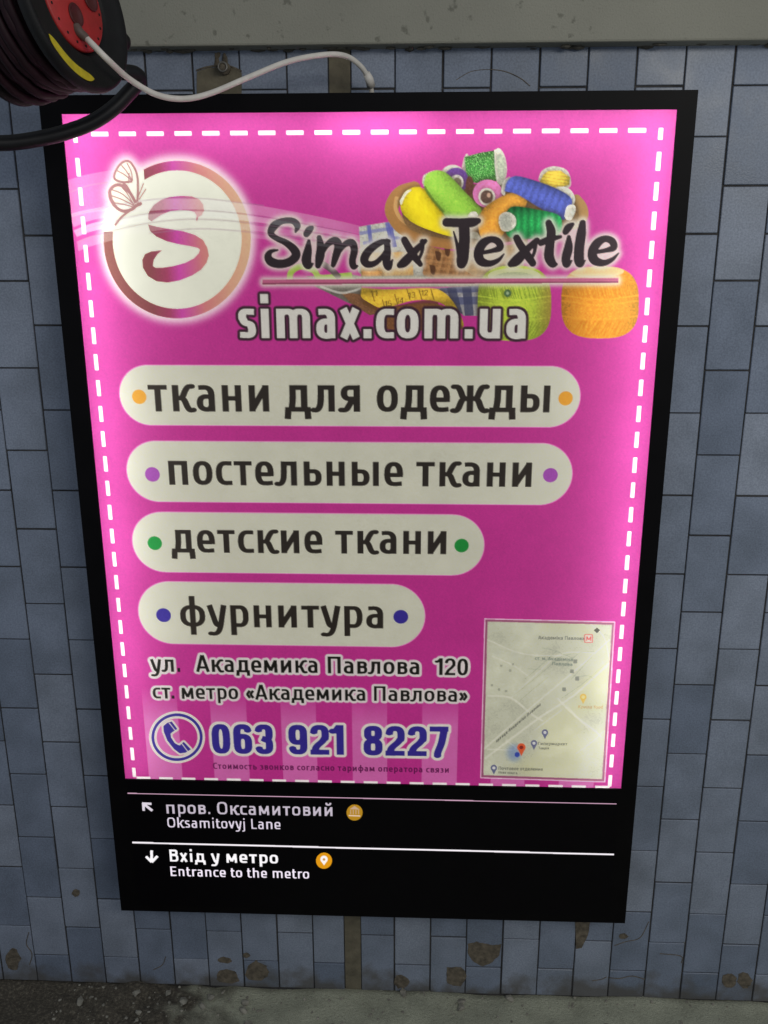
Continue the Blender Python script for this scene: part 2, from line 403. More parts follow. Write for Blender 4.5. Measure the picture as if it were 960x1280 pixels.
    def sheets(s, mat, parent, y, root_name, skip_empty=False, root_label=None):
        """cut the film along the labels: one mesh per printed piece, no overlaps"""
        lin = s2l(np.clip(s.rgb,0,255))
        X = s.X0+np.arange(s.nx)*s.cell; Z = s.Z1-np.arange(s.ny)*s.cell
        vx = np.stack(np.broadcast_arrays(X[None,:],np.full((s.ny,s.nx),y),Z[:,None]),-1).reshape(-1,3)
        vid = np.arange(s.nx*s.ny).reshape(s.ny,s.nx)
        quad = np.stack([vid[:-1,:-1],vid[1:,:-1],vid[1:,1:],vid[:-1,1:]],-1)
        cl = s.lab[:-1,:-1]
        objs = {}
        for k,info in enumerate(s.names):
            sel = cl==k
            if k==0 and skip_empty: sel = sel & (np.maximum.reduce([s.cov[:-1,:-1],s.cov[1:,:-1],s.cov[:-1,1:],s.cov[1:,1:]])>0)
            f = quad[sel]
            if len(f)==0: continue
            u,inv = np.unique(f, return_inverse=True); inv = inv.reshape(-1,4)
            me = bpy.data.meshes.new('film')
            me.vertices.add(len(u)); me.vertices.foreach_set('co', (vx[u]-(ORIGIN if parent else 0)).ravel())
            me.loops.add(len(inv)*4); me.loops.foreach_set('vertex_index', inv.ravel().astype(np.int32))
            me.polygons.add(len(inv)); me.polygons.foreach_set('loop_start', (np.arange(len(inv))*4).astype(np.int32))
            me.update(calc_edges=True)
            at = me.color_attributes.new('ink','FLOAT_COLOR','POINT')
            c = np.concatenate([lin.reshape(-1,3)[u], np.ones((len(u),1))],1)
            at.data.foreach_set('color', c.ravel().astype(np.float32))
            if k==0:
                if skip_empty: root = parent; o = link('print_edge', me, mat, parent)
                else: root = link(root_name, me, mat, parent, root_label); 
                objs[0] = root
            else:
                o = link(info[0], me, mat, objs.get(0, parent) if not skip_empty else parent, info[1] if len(info)>1 else None); objs[k] = o
        return objs

# ---------------------------------------------------------------- a condensed stroke alphabet (x-height 1)
def arc(cx,cy,rx,ry,t0,t1,n=2.5,k=20):
    t = np.radians(np.linspace(t0,t1,k)); c,s_ = np.cos(t),np.sin(t); e = 2.0/n
    return [(cx+rx*np.sign(a)*abs(a)**e, cy+ry*np.sign(b)*abs(b)**e) for a,b in zip(c,s_)]
def glyph(ch, a, b, n, H=1.36):
    cr = lambda p: [tuple(q) for q in catmull(p,6)]
    A = lambda *g: arc(*g, n=n)
    def ring(cx,cy,rx,ry): return A(cx,cy,rx,ry,0,360)+[A(cx,cy,rx,ry,0,360)[1]]
    T, m = 1-b, .06
    st = .14
    if ch in 'оo': W=.80; return [ring(W/2,.5,W/2-a,.5-b)], W, .07,.07
    if ch in 'ОO0':
        W = {'0':.80}.get(ch,1.0); h = H; return [ring(W/2,h/2,W/2-a,h/2-b)], W,.08,.08
    if ch=='т': W=.74; return [[(0,T),(W,T)],[(W/2,0),(W/2,1)]],W,.05,.05
    if ch=='г': W=.6; return [[(0,T),(W,T)],[(a,0),(a,1)]],W,st,.05
    if ch in 'кk':
        W=.80; top = H+.04 if ch=='k' else 1
        return [[(a,0),(a,top)], cr([(a,.5),(.36,.53),(.50,.78),(.62,.93),(W,.95)]), cr([(.30,.52),(.44,.44),(.56,.16),(.66,.05),(W+.01,.06)])],W,st,.04
    if ch in 'аa':
        W=.70; R=W-a
        return [[(.09,T-.01)]+A(W/2-.06,.62,R-W/2+.06,T-.62,90,0)+[(R,0)],
                [(R,.57)]+[(.42,.57)]+A(.40,.325,.40-a,.245,100,270)+[(.50,.09),(R,.22)]],W,.08,st
    if ch=='н': W=.74; return [[(a,0),(a,1)],[(W-a,0),(W-a,1)],[(a,.5),(W-a,.5)]],W,st,st
    if ch in 'ий':
        W=.77; g=[[(a,0),(a,1)],[(W-a,0),(W-a,1)],[(a*.9,.06),(W-a*.9,.94)]]
        if ch=='й': g.append(cr([(.18,1.40),(.27,1.24),(.5,1.24),(.59,1.40)]))
        return g,W,st,st
    if ch=='д':
        W=.98; return [[(0,b),(W,b)],[(a,b),(a-.03,-.28)],[(W-a,b),(W-a+.02,-.28)],cr([(.25,b),(.30,.45),(.31,1)]),[(.20,T),(W-.12,T)],[(W-.12-a,b),(W-.12-a,1)]],W,.04,.04
    if ch=='л': W=.84; return [[(.20,T),(W,T)],[(W-a,0),(W-a,1)],cr([(.32,1),(.31,.5),(.27,.22),(.16,.07),(0,.07)])],W,.04,st
    if ch=='я': W=.76; R=W-a; return [[(R,0),(R,1)],[(R,T)]+A(.40,.70,.40-a-.03,T-.70,90,270)+[(R,.70-(T-.70))],cr([(.46,.44),(.34,.24),(.22,.08),(0,.07)])],W,.06,st
    if ch in 'еe':
        W=.76; rx=W/2-a; return [A(W/2,.5,rx,.5-b,-12,275)+[(W/2+.1,b-.003),(W-.05,b+.02)],[(a,.46),(W-a,.46)]],W,.07,.06
    if ch=='ж':
        W=1.30; c=W/2; o=[[(c,0),(c,1)]]
        for s_ in (-1,1):
            o += [cr([(c,.5),(c+s_*.24,.53),(c+s_*.36,.78),(c+s_*.46,.93),(c+s_*.64,.95)]), cr([(c+s_*.14,.52),(c+s_*.30,.44),(c+s_*.42,.16),(c+s_*.52,.05),(c+s_*.65,.06)])]
        return o,W,.04,.04
    if ch in 'ьы':
        w=.72; g=[[(a,0),(a,1)],[(a,.60)]+A(.38,.345,w-a-.38,.255,90,-90)+[(a,.09)]]
        if ch=='ы': W=1.10; g.append([(W-a,0),(W-a,1)]); return g,W,st,st
        return g,w,st,.06
    if ch=='п': W=.78; return [[(a,0),(a,1)],[(W-a,0),(W-a,1)],[(a,T),(W-a,T)]],W,st,st
    if ch in 'сc': W=.66; return [[(W,T-.01)]+A(.42,.5,.42-a,.5-b,88,272)+[(W,b+.01)]],W,.07,.03
    if ch=='ф': W=1.06; c=W/2; return [[(c,-.37),(c,1.40)],ring(c,.5,c-a,.5-b)],W,.07,.07
    if ch in 'уy': W=.80; return [cr([(.10,1),(.24,.5),(.34,.16),(.44,.06)]),cr([(W-.10,1),(.60,.45),(.52,.02),(.42,-.22),(.28,-.31),(.06,-.30)])],W,.02,.02
    if ch=='р': W=.76; return [[(a,-.37),(a,1)],[(a,T)]+A(.38,.5,W-a-.38,.5-b,90,-90)+[(a,b+.01)]],W,st,.07
    if ch=='в': W=.72; return [[(a,0),(a,1)],[(a,T)]+A(.36,.735,W-a-.39,T-.735,90,-90)+[(a,.735-(T-.735))],[(a,.55)]+A(.36,.32,W-a-.36,.32-b,90,-90)+[(a,b)]],W,st,.06
    if ch=='м': W=1.0; return [[(a,0),(a+.03,1)],[(W-a,0),(W-a-.03,1)],[(a+.03,.98),(W/2,.16)],[(W-a-.03,.98),(W/2,.16)]],W,.11,.11
    if ch in 'хx': W=.76; return [[(a,0),(W-a,1)],[(a,1),(W-a,0)]],W,.02,.02
    if ch=='ш': W=1.1; return [[(a,0),(a,1)],[(W/2,0),(W/2,1)],[(W-a,0),(W-a,1)],[(a,b),(W-a,b)]],W,st,st
    if ch=='ч': W=.72; return [[(W-a,0),(W-a,1)],cr([(a,1),(a,.62),(.3,.44),(W-a,.44)])],W,.12,st
    if ch=='ц': W=.84; return [[(a,0),(a,1)],[(W-a-.1,0),(W-a-.1,1)],[(a,b),(W,b)],[(W-a*.8,b),(W-a*.8,-.25)]],W,st,.03
    if ch=='v': W=.76; return [[(.09,1),(W/2,.04)],[(W-.09,1),(W/2,.04)]],W,.02,.02
    if ch=='з': W=.64; return [[(.03,T)]+A(.30,.745,W-a-.33,T-.745,90,-90)+[(.2,.53)],[(.2,.53)]+A(.30,.32,W-a-.30,.32-b,90,-90)+[(.02,b)]],W,.06,.07
    if ch in 'іi': return [[(a,0),(a,1)],[(a,1.18),(a,1.18+2.1*a)]],2*a,st,st
    if ch=='j': return [cr([(.2,1),(.2,.1),(.17,-.25),(-.02,-.30)]),[(.2,1.18),(.2,1.18+2.1*a)]],.2+a,.04,st
    if ch=='s':
        W=.64; return [[(W-.05,T-.01)]+A(W/2,.735,W/2-a,T-.735,80,200)+cr([(a+.02,.66),(.24,.53),(.44,.46),(W-a-.01,.34)])[1:-1]+A(W/2,.275,W/2-a,.275-b,18,-95)+[(.04,b+.01)]],W,.06,.06
    if ch in 'mn':
        W=1.24 if ch=='m' else .76; xs=[a,W/2,W-a] if ch=='m' else [a,W-a]
        g=[[(a,0),(a,1)]]
        for p,q in zip(xs[:-1],xs[1:]): g.append([(p,.72)]+A((p+q)/2,.66,(q-p)/2,T-.66,165,0)+[(q,0)])
        return g,W,st,st
    if ch=='h': W=.76; return [[(a,0),(a,H)],[(a,.72)]+A(W/2,.66,W/2-a,T-.66,165,0)+[(W-a,0)]],W,st,st
    if ch=='u': W=.76; return [[(W-a,0),(W-a,1)],[(a,1)]+A(W/2,.34,W/2-a,.34-b,180,345)+[(W-a,.3)]],W,st,st
    if ch=='t': return [cr([(.2,1.28),(.2,.4),(.23,.16),(.36,.08),(.52,.09)]),[(0,T),(.5,T)]],.52,.04,.04
    if ch=='r': return [[(a,0),(a,1)],cr([(a,.62),(.22,.84),(.34,.90),(.5,.90)])],.5,st,.02
    if ch=='d': W=.76; return [[(W-a,0),(W-a,H)],[(W-a,T)]+A(.38,.5,.38-a,.5-b,90,270)+[(W-a,b)]],W,.07,st
    if ch=='f': return [cr([(.5,H-.1),(.32,H-.1),(.22,H-.3),(.2,.9),(.2,0)]),[(0,T),(.46,T)]],.5,.04,.02
    if ch=='А' : W=1.0; return [[(a*.9,0),(W/2-.02,H)],[(W-a*.9,0),(W/2+.02,H)],[(.2,.36),(W-.2,.36)]],W,.03,.03
    if ch=='П': W=.92; return [[(a,0),(a,H)],[(W-a,0),(W-a,H)],[(a,H-b),(W-a,H-b)]],W,st,st
    if ch=='С': W=.82; return [[(W,H-b-.01)]+A(.5,H/2,.5-a,H/2-b,88,272)+[(W,b+.01)]],W,.08,.03
    if ch=='В': W=.84; return [[(a,0),(a,H)],[(a,H-b)]+A(.44,1.02,W-a-.47,H-b-1.02,90,-90)+[(a,.76)],[(a,.74)]+A(.44,.42,W-a-.44,.42-b,90,-90)+[(a,b)]],W,st,.06
    if ch=='К': W=.88; return [[(a,0),(a,H)],[(a,.66),(W-.1,H)],[(.3,.74),(W-.06,0)]],W,st,.03
    if ch=='Г': W=.7; return [[(a,0),(a,H)],[(a,H-b),(W,H-b)]],W,st,.03
    if ch=='Н': W=.9; return [[(a,0),(a,H)],[(W-a,0),(W-a,H)],[(a,H/2),(W-a,H/2)]],W,st,st
    if ch=='Т': W=.86; return [[(W/2,0),(W/2,H)],[(0,H-b),(W,H-b)]],W,.04,.04
    if ch in 'EЕ': W=.76; return [[(a,0),(a,H)],[(a,H-b),(W,H-b)],[(a,H/2),(W-.06,H/2)],[(a,b),(W,b)]],W,st,.06
    if ch=='L': W=.7; return [[(a,0),(a,H)],[(a,b),(W,b)]],W,st,.03
    if ch=='M' or ch=='М': W=1.2; return [[(a,0),(a,H)],[(W-a,0),(W-a,H)],[(a,H),(W/2,.3)],[(W-a,H),(W/2,.3)]],W,st,st
    if ch=='1': W=.5; return [[(W-a,0),(W-a,H)],cr([(0,H-.28),(.16,H-.26),(W-a-.04,H-.08)])],W,.06,.10
    if ch=='2': W=.80; r=W/2-a; return [A(W/2,H-b-.34,r,.34,175,-20)+cr([(W-a-.02,H-b-.46),(.52,.62),(.26,.36),(a+.03,b)])[1:],[(0,b),(W,b)]],W,.06,.06
    if ch=='3': W=.78; r=W/2-a; return [A(W/2,H-b-.30,r,.30,170,-80)+[(W/2-.08,.74)],[(W/2-.08,.70)]+A(W/2,.40,r,.40-b,75,-170)],W,.06,.06
    if ch=='6': W=.80; r=W/2-a; return [ring(W/2,.46,r,.46-b),A(W/2,H-b-.32,r,.32,12,180)+[(a,.46)]],W,.06,.06
    if ch=='9': W=.80; r=W/2-a; return [ring(W/2,H-.46,r,.46-b),A(W/2,b+.32,r,.32,192,360)+[(W-a,H-.46)]],W,.06,.06
    if ch=='7': W=.78; return [[(0,H-b),(W,H-b)],cr([(W-a-.02,H-b),(.50,.62),(.36,.2),(.34,0)])],W,.05,.05
    if ch=='8': W=.80; r=W/2-a; return [ring(W/2,H-.345,r-.02,.345-b),ring(W/2,.39,r,.39-b)],W,.06,.06
    if ch=='4': W=.8; return [[(W-a-.1,0),(W-a-.1,H)],[(0,.38),(W,.38)],[(W-a-.1,H),(.05,.4)]],W,.05,.05
    if ch=='5': W=.78; r=W/2-a; return [[(a,H-b),(W-.05,H-b)],[(a,H),(a,.72)],[(a,.76)]+A(W/2,.44,r,.44-b,100,-165)],W,.06,.06
    if ch=='«': return [[(.28,.82),(.05,.46)],[(.05,.50),(.28,.14)],[(.56,.82),(.33,.46)],[(.33,.50),(.56,.14)]],.62,.06,.06
    if ch=='»': return [[(.05,.82),(.28,.46)],[(.28,.50),(.05,.14)],[(.33,.82),(.56,.46)],[(.56,.50),(.33,.14)]],.62,.06,.06
    if ch=='.': return [[(a,0),(a,2.1*a)]],2*a,.10,.10
    if ch==' ': return [],.42,0,0
    raise KeyError(ch)
def strip(pts, a, b, wid=None, ext=0.0):
    """quads of a stroke drawn with an elliptical pen (half-axes a across, b up)"""
    p = np.array(pts,float); n = len(p)
    if n < 2: return []
    qs = []; ang = np.linspace(0,2*np.pi,16,endpoint=False); E_ = np.stack([np.cos(ang),np.sin(ang)],1)
    for i in range(n-1):
        t = p[i+1]-p[i]; l_ = np.linalg.norm(t)
        if l_ < 1e-9: continue
        nr = np.array([-t[1],t[0]])/l_
        if wid is not None: o0,o1 = nr*wid[i],nr*wid[i+1]
        else:
            d = math.hypot(a*nr[0],b*nr[1]); o0 = nr*d
            if 0 < i: o0 = np.array([a*a*nr[0],b*b*nr[1]])/d
            o1 = nr*d if i==n-2 else np.array([a*a*nr[0],b*b*nr[1]])/d
        qs.append(np.array([p[i]+o0,p[i+1]+o1,p[i+1]-o1,p[i]-o0]))
        if i > 0: qs.append(p[i]+E_*([a,b] if wid is None else [wid[i],wid[i]]))
    return qs
def layout(text, a, b, n, track=0.0):
    x = 0; qs = []; first = None; last = 0; prev = None
    for ch in text:
        g,W,l,r = glyph(ch,a,b,n)
        if prev is not None or ch==' ': x += l
        for s_ in g: qs += [q+[x,0] for q in strip(s_,a,b)]
        x += W; last = x if ch!=' ' else last
        x += r+track; prev = ch
    return qs, last
def text(cv, s_, left, right, xh, a=.12, b=.085, n=2.5, track=0.0):
    """lettering between two photo points on its baseline; xh = x-height in photo pixels"""
    A,B,U = cv.M([left,right,(left[0],left[1]-xh)])
    sy = A[1]-U[1]
    k = 1.0
    for _ in range(3):
        qs,w_ = layout(s_, a*k, b, n, track); sx = (B[0]-A[0])/w_; k = sy/sx
    k = max(.6,min(1.5,k))
    sl = (B[1]-A[1])/(B[0]-A[0])
    out = [np.stack([A[0]+q[:,0]*sx, A[1]+q[:,0]*sx*sl-q[:,1]*sy],1) for q in qs]
    return cv.quads(out)

# ================================================================ THE LIGHT BOX
ZC = FLOOR
ORIGIN = np.array([0.0, WALL_Y, ZC-1.116])
sign = empty('light_box_sign', ORIGIN.tolist(), 'tall black framed light box with a glowing magenta fabric shop poster, mounted on the tiles', 'light box')
def under(o, parent=sign):
    o.parent = parent; return o
X0f,X1f,Z0f,Z1f = -0.6315,0.626,ZC-1.116,ZC+0.771
px0,px1,pz0,pz1 = -PW/2,PW/2,ZC-PH/2,ZC+PH/2
loc = lambda x0,x1,y0,y1,z0,z1: (x0-ORIGIN[0],x1-ORIGIN[0],y0-ORIGIN[1],y1-ORIGIN[1],z0-ORIGIN[2],z1-ORIGIN[2])
bm = bmesh.new()
box(bm,*loc(X0f,px0,-0.004,WALL_Y-0.002,Z0f,Z1f))                       # left stile
box(bm,*loc(px1,X1f,-0.004,WALL_Y-0.002,Z0f,Z1f))                       # right stile
box(bm,*loc(px0,px1,-0.004,WALL_Y-0.002,pz1,Z1f),0.0)                 # top rail
box(bm,*loc(px0,px1,-0.004,WALL_Y-0.002,Z0f,pz0),0.0)                 # bottom field
link('frame', mesh_of(bm), black_metal, sign)
bm = bmesh.new(); box(bm,*loc(px0,px1,WALL_Y-0.012,WALL_Y-0.004,pz0,pz1))
link('back_plate', mesh_of(bm), black_metal, sign)

# ---- artwork
MAG = (182,46,130)
cv = Canvas(px0,pz1,PW,PH,CELL,MAG)
CREAM = (198,196,176); INK = (40,35,30)
XX,YY = np.meshgrid(np.arange(cv.nx),np.arange(cv.ny))
def rel(px): return cv.M([px])[0]
def ell(x,y,rx,ry,k=48,t0=0,t1=360,n=2.0): return cv.M([(x+rx*np.sign(math.cos(t))*abs(math.cos(t))**(2/n), y+ry*np.sign(math.sin(t))*abs(math.sin(t))**(2/n)) for t in np.radians(np.linspace(t0,t1,k,endpoint=(t1-t0)<360))])
def zpts(base, sc, pts): return [(base[0]+x/sc, base[1]+y/sc) for x,y in pts]
def smooth(pts,n=6): return [tuple(q) for q in catmull(list(pts)+[pts[0]],n)][:-1]
def noise2(sc, seed):
    rg = np.random.default_rng(seed); gx_,gy_ = cv.nx/sc+3, cv.ny/sc+3
    g = rg.normal(0,1,(int(gy_)+2,int(gx_)+2)); x=XX/sc; y=YY/sc; xi=x.astype(int); yi=y.astype(int); fx=x-xi; fy=y-yi
    fx=fx*fx*(3-2*fx); fy=fy*fy*(3-2*fy)
    return (g[yi,xi]*(1-fx)+g[yi,xi+1]*fx)*(1-fy)+(g[yi+1,xi]*(1-fx)+g[yi+1,xi+1]*fx)*fy
grain = noise2(1.6,1); mott = noise2(14,2)*.6+noise2(45,3)
# pale printed stripes rising from the foot
edges = [186,228,268,312,354,397,441,484,527,571,613.5,656,699,743,790]
top_, full_ = rel((400,862))[1], rel((400,905))[1]
fade = np.clip((YY-top_)/(full_-top_),0,1)
for a_,b_ in zip(edges[0::2],edges[1::2]):
    u0,u1 = rel((a_,968))[0],rel((b_,968))[0]
    m_ = np.clip(XX-u0+.5,0,1)*np.clip(u1-XX+.5,0,1)
    cv.put(m_*fade,(226,150,200),.50)
# pale translucent bands sweeping in from the left
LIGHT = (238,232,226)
def pale_band(topc, botc, alpha, col=LIGHT, x_fade=(420,520)):
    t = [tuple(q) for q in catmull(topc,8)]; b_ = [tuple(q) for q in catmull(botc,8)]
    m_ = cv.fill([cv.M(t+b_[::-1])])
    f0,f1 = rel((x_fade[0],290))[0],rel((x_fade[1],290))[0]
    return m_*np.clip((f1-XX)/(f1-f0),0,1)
bands = []
bands.append((pale_band([(82,226),(110,218),(150,212),(190,214)],[(88,272),(110,266),(150,262),(190,255)],0,x_fade=(130,190)),.20))
bands.append((pale_band([(86,268),(110,262),(185,250),(250,249),(330,258),(440,280),(520,303)],[(92,284),(120,274),(185,264),(250,262),(330,270),(440,291),(520,310)],0),.30))
bands.append((pale_band([(92,288),(120,278),(185,268),(250,264),(330,272),(440,292),(520,310)],[(96,296),(120,288),(185,277),(250,272),(330,279),(440,298),(520,315)],0),.42))
bands.append((pale_band([(96,302),(120,294),(185,281),(250,276),(330,283),(440,300),(520,316)],[(98,314),(120,306),(185,290),(250,284),(330,290),(440,306),(520,320)],0),.26))
bands.append((pale_band([(185,293),(250,288),(330,294),(440,310),(520,323)],[(185,300),(250,294),(330,299),(440,313),(520,325)],0),.20))
for m_,al in bands: cv.put(m_,LIGHT,al)
# ---- the printed picture of the sewing basket
lab_pic = cv.label('basket_picture','printed picture of a wicker basket full of thread spools and yarn balls')
Z5 = lambda pts: cv.M(zpts((480,170),3.692,pts))
Z7 = lambda pts: cv.M(zpts((440,270),4.364,pts))
Z8 = lambda pts: cv.M(zpts((600,320),4.571,pts))
def contact(m_, al=.5):
    on_ = (cv.lab==lab_pic)
    if m_.max()>0 and on_.any(): cv.put(cv.blur(cv.grow(m_,2.2),2.2)*on_,(52,38,24),al)
def shade(m_, col, p0, p1, dark=.55, hi=1.15, stripes=0, amp=.06, lab=lab_pic, rough=.05, pk=.45):
    """a printed rounded body: tone varies across p0 -> p1, thread lines run across"""
    contact(m_)
    A,B = np.array(p0),np.array(p1); d = B-A; L = np.linalg.norm(d); d/=L
    t = np.clip(((XX-A[0])*d[0]+(YY-A[1])*d[1])/L,0,1)
    tone = dark+(hi-dark)*np.sin(np.pi*np.clip(t*.9+.5-pk,0,1))**.8
    if stripes:
        s_ = (XX-A[0])*-d[1]+(YY-A[1])*d[0]; tone = tone*(1+amp*np.sin(s_*2*np.pi/stripes))
    tone = tone*(1+rough*grain)
    cv.put(m_, np.clip(np.array(col)[None,None]*tone[...,None],0,255),1,lab)
def flat(m_, col, lab=lab_pic, rough=.06):
    if lab==lab_pic: contact(m_,.3)
    cv.put(m_, np.clip(np.array(col)[None,None]*(1+rough*grain+.03*mott)[...,None],0,255),1,lab)
R7 = lambda x,y: Z7([(x,y)])[0]
R5 = lambda x,y: Z5([(x,y)])[0]
# checked cloth, left, and below the bar
clo = cv.fill([Z7(smooth([(38,60),(120,45),(250,30),(330,70),(420,130),(420,330),(60,330),(45,180)],4))])
flat(clo,(188,186,172))
for q in ([(40,95),(240,70),(420,110)],[(60,150),(250,120),(420,170)],):
    cv.put(cv.quads(strip(Z7(catmull(q,6)),2.2,2.2))*clo,(120,122,170),.8)
for q in ([(90,45),(110,200)],[(190,35),(220,170)],[(205,35),(235,170)],[(290,50),(320,170)]):
    cv.put(cv.quads(strip(Z7(q),2.6,2.6))*clo,(82,84,160),.8)
flat(cv.fill([Z7([(50,200),(330,195),(335,330),(50,345)])]),(206,160,92))
shade(cv.fill([Z7([(52,300),(165,300),(170,345),(52,345)])]),(216,150,78),R7(50,300),R7(170,300))
for x_ in (90,135,180,225,270): cv.put(cv.quads(strip(Z7([(x_,215),(x_+10,290)]),1.2,1.2)),(150,105,60),.5)
# grey shadowed table line and scissors at the far left
flat(cv.fill([Z7([(-260,330),(0,320),(50,330),(700,320),(700,385),(60,385),(-60,372)])]),(128,124,104))
cv.put(cv.quads(strip(cv.M(catmull([(362,352),(364,340),(376,333),(392,338),(400,347),(420,346),(440,344)],6)),4,4)),(150,186,60),.95,lab_pic)
cv.put(cv.quads(strip(cv.M(catmull([(404,330),(414,337),(424,347)],6)),4,4)),(70,62,60),.9,lab_pic)
flat(cv.fill([cv.M([(392,357),(452,356),(452,378),(438,380),(410,366)])]),(104,98,88))
flat(cv.fill([cv.M([(425,365),(452,368),(470,382),(474,392),(462,394),(440,380)])]),(120,80,52))
cv.put(cv.quads(strip(cv.M(catmull([(400,358),(425,366),(440,364),(452,360)],6)),1.5,1.5)),(200,196,184),.8)
# basket
body = cv.fill([Z7(smooth([(270,70),(420,160),(600,190),(900,150),(960,120),(900,330),(760,345),(420,335),(380,260)],4))])
flat(body,(146,98,56))
for i in range(13):
    x_ = 300+i*52
    cv.put(cv.quads(strip(Z7(catmull([(x_,120),(x_+30,210),(x_+10,330)],6)),2.2,2.2))*body,(190,142,88),.34)
    cv.put(cv.quads(strip(Z7(catmull([(x_+40,120),(x_,220),(x_-30,330)],6)),1.6,1.6))*body,(98,60,36),.38)
for y_ in (215,250,285,318): cv.put(cv.quads(strip(Z7(catmull([(380,y_-10),(600,y_+8),(900,y_-20)],6)),1.8,1.8))*body,(182,132,82),.45)
for x_,y_ in ((470,215),(520,190),(440,290),(590,240)): cv.put(cv.fill([Z7(smooth([(x_-18,y_-25),(x_+14,y_-15),(x_+10,y_+28),(x_-8,y_+22)],4))]),(70,42,26),.85)
cv.put(cv.fill([Z7(smooth([(600,160),(760,150),(900,130),(930,300),(760,330),(620,300)],4))]),(196,178,138),.55)
rim = [(150,240),(75,265),(38,320),(42,365),(90,425),(200,470),(320,490),(430,480)]
cv.put(cv.quads(strip(Z5(catmull(rim,7)),9,9)),(164,112,58),1,lab_pic)
cv.put(cv.quads(strip(Z5(catmull([(60,280),(55,340),(100,400),(220,448),(330,470)],7)),2.5,2.5)),(206,156,92),.9)
cv.put(cv.quads(strip(Z5(catmull([(880,290),(912,330),(915,375),(870,410)],7)),7,7)),(160,118,66),1,lab_pic)
flat(cv.fill([Z5(smooth([(70,300),(300,230),(700,230),(880,300),(860,430),(560,490),(330,480),(120,430)],4))]),(112,82,48))
# spools
flat(cv.fill([Z5(smooth([(712,200),(730,160),(780,140),(840,155),(862,200),(850,240),(760,250)],5))]),(214,206,186))
shade(cv.fill([Z5([(735,178),(760,160),(815,160),(858,190),(855,225),(800,242),(716,218)])]),(196,166,48),R5(716,190),R5(858,210),.45,1.2,4,.10)
flat(cv.fill([Z5(smooth([(770,262),(800,235),(850,240),(880,280),(872,318),(830,300)],5))]),(206,204,188))
flat(cv.fill([Z5(smooth([(360,140),(372,95),(390,90),(405,200),(375,190)],4))]),(216,210,190))
gs = cv.fill([Z5([(372,98),(440,78),(512,66),(530,205),(455,222),(396,212),(380,190)])])
shade(gs,(52,120,44),R5(450,70),R5(465,225),.35,1.2,2.4,.12)
sp = (RNG.random((cv.ny,cv.nx))>.80)
cv.put(gs*sp,(150,214,120),.65); cv.put(gs*(RNG.random((cv.ny,cv.nx))>.82),(12,46,18),.6)
flat(cv.fill([Z5(smooth([(508,65),(535,58),(560,100),(567,165),(552,215),(525,222),(512,150)],5))]),(206,204,184))
flat(cv.fill([Z5(smooth([(520,95),(540,85),(556,120),(556,175),(540,200),(526,165)],5))]),(170,176,150))
flat(cv.fill([ell(566,222,16,16)]),(214,208,192)); flat(cv.fill([ell(570,225,15.5,15.5)]),(92,54,132)); flat(cv.fill([ell(571,228,8.5,9.5)]),(212,206,190)); flat(cv.fill([ell(571.5,229,5.5,7)]),(104,92,70))
flat(cv.fill([ell(587,232,5,12)]),(84,46,36))
shade(cv.fill([Z5(smooth([(74,310),(100,255),(160,235),(215,270),(310,385),(330,450),(300,462),(150,410),(85,355)],4))]),(232,206,22),R5(90,380),R5(230,270),.56,1.08,0)
flat(cv.fill([Z5(smooth([(72,300),(100,256),(128,248),(100,275),(80,318)],4))]),(226,220,190))
flat(cv.fill([Z5(smooth([(176,215),(185,180),(232,160),(215,180),(190,215),(190,245)],4))]),(224,226,196))
shade(cv.fill([Z5(smooth([(184,215),(200,175),(250,158),(300,180),(380,265),(448,335),(430,368),(300,380),(270,350),(200,262)],4))]),(140,196,58),R5(230,330),R5(340,210),.5,1.08,0)
cv.put(cv.quads(strip(Z5(catmull([(186,232),(215,280),(275,352)],6)),1.6,1.6)),(70,96,24),.7)
shade(cv.fill([ell(609.5,242,18.5,17.5)]),(218,112,172),rel((595,230)),rel((626,256)),.8,1.05)
flat(cv.fill([ell(608.5,246,10.5,11)]),(232,224,206)); flat(cv.fill([ell(608.5,246,7.8,8.3)]),(84,60,50)); cv.put(cv.fill([ell(611,244,2.5,3)]),(214,170,140),.8)
shade(cv.fill([Z5(smooth([(430,380),(470,325),(540,280),(600,262),(645,285),(655,320),(560,440),(520,490),(450,470)],4))]),(230,154,50),R5(480,330),R5(580,430),.58,1.06,0)
flat(cv.fill([Z5(smooth([(540,262),(548,215),(575,190),(590,200),(565,240),(556,275)],4))]),(222,216,200))
shade(cv.fill([Z5(smooth([(556,255),(568,210),(605,184),(680,200),(790,240),(858,280),(866,320),(830,388),(740,345),(620,272)],3))]),(70,82,168),R5(760,225),R5(710,350),.38,1.1,9,.08)
flat(cv.fill([Z5(smooth([(832,370),(845,325),(878,318),(884,345),(866,384),(845,388)],4))]),(222,216,198)); flat(cv.fill([Z5(smooth([(858,355),(870,335),(880,345),(868,372)],4))]),(186,186,170))
shade(cv.fill([Z5(smooth([(556,400),(566,350),(600,324),(700,338),(800,362),(822,400),(812,450),(760,474),(600,472),(565,450)],3))]),(30,142,66),R5(690,330),R5(690,480),.38,1.08,9,.14)
flat(cv.fill([Z5(smooth([(528,400),(535,365),(570,350),(605,372),(608,412),(580,438),(545,436)],5))]),(230,226,206)); flat(cv.fill([Z5(smooth([(535,400),(545,368),(570,362),(588,385),(582,425),(555,432)],5))]),(178,178,160))
flat(cv.fill([Z5(smooth([(385,372),(400,352),(425,350),(430,372)],4))]),(226,220,198)); flat(cv.fill([Z5(smooth([(385,470),(400,445),(430,445),(440,475)],4))]),(140,132,110))
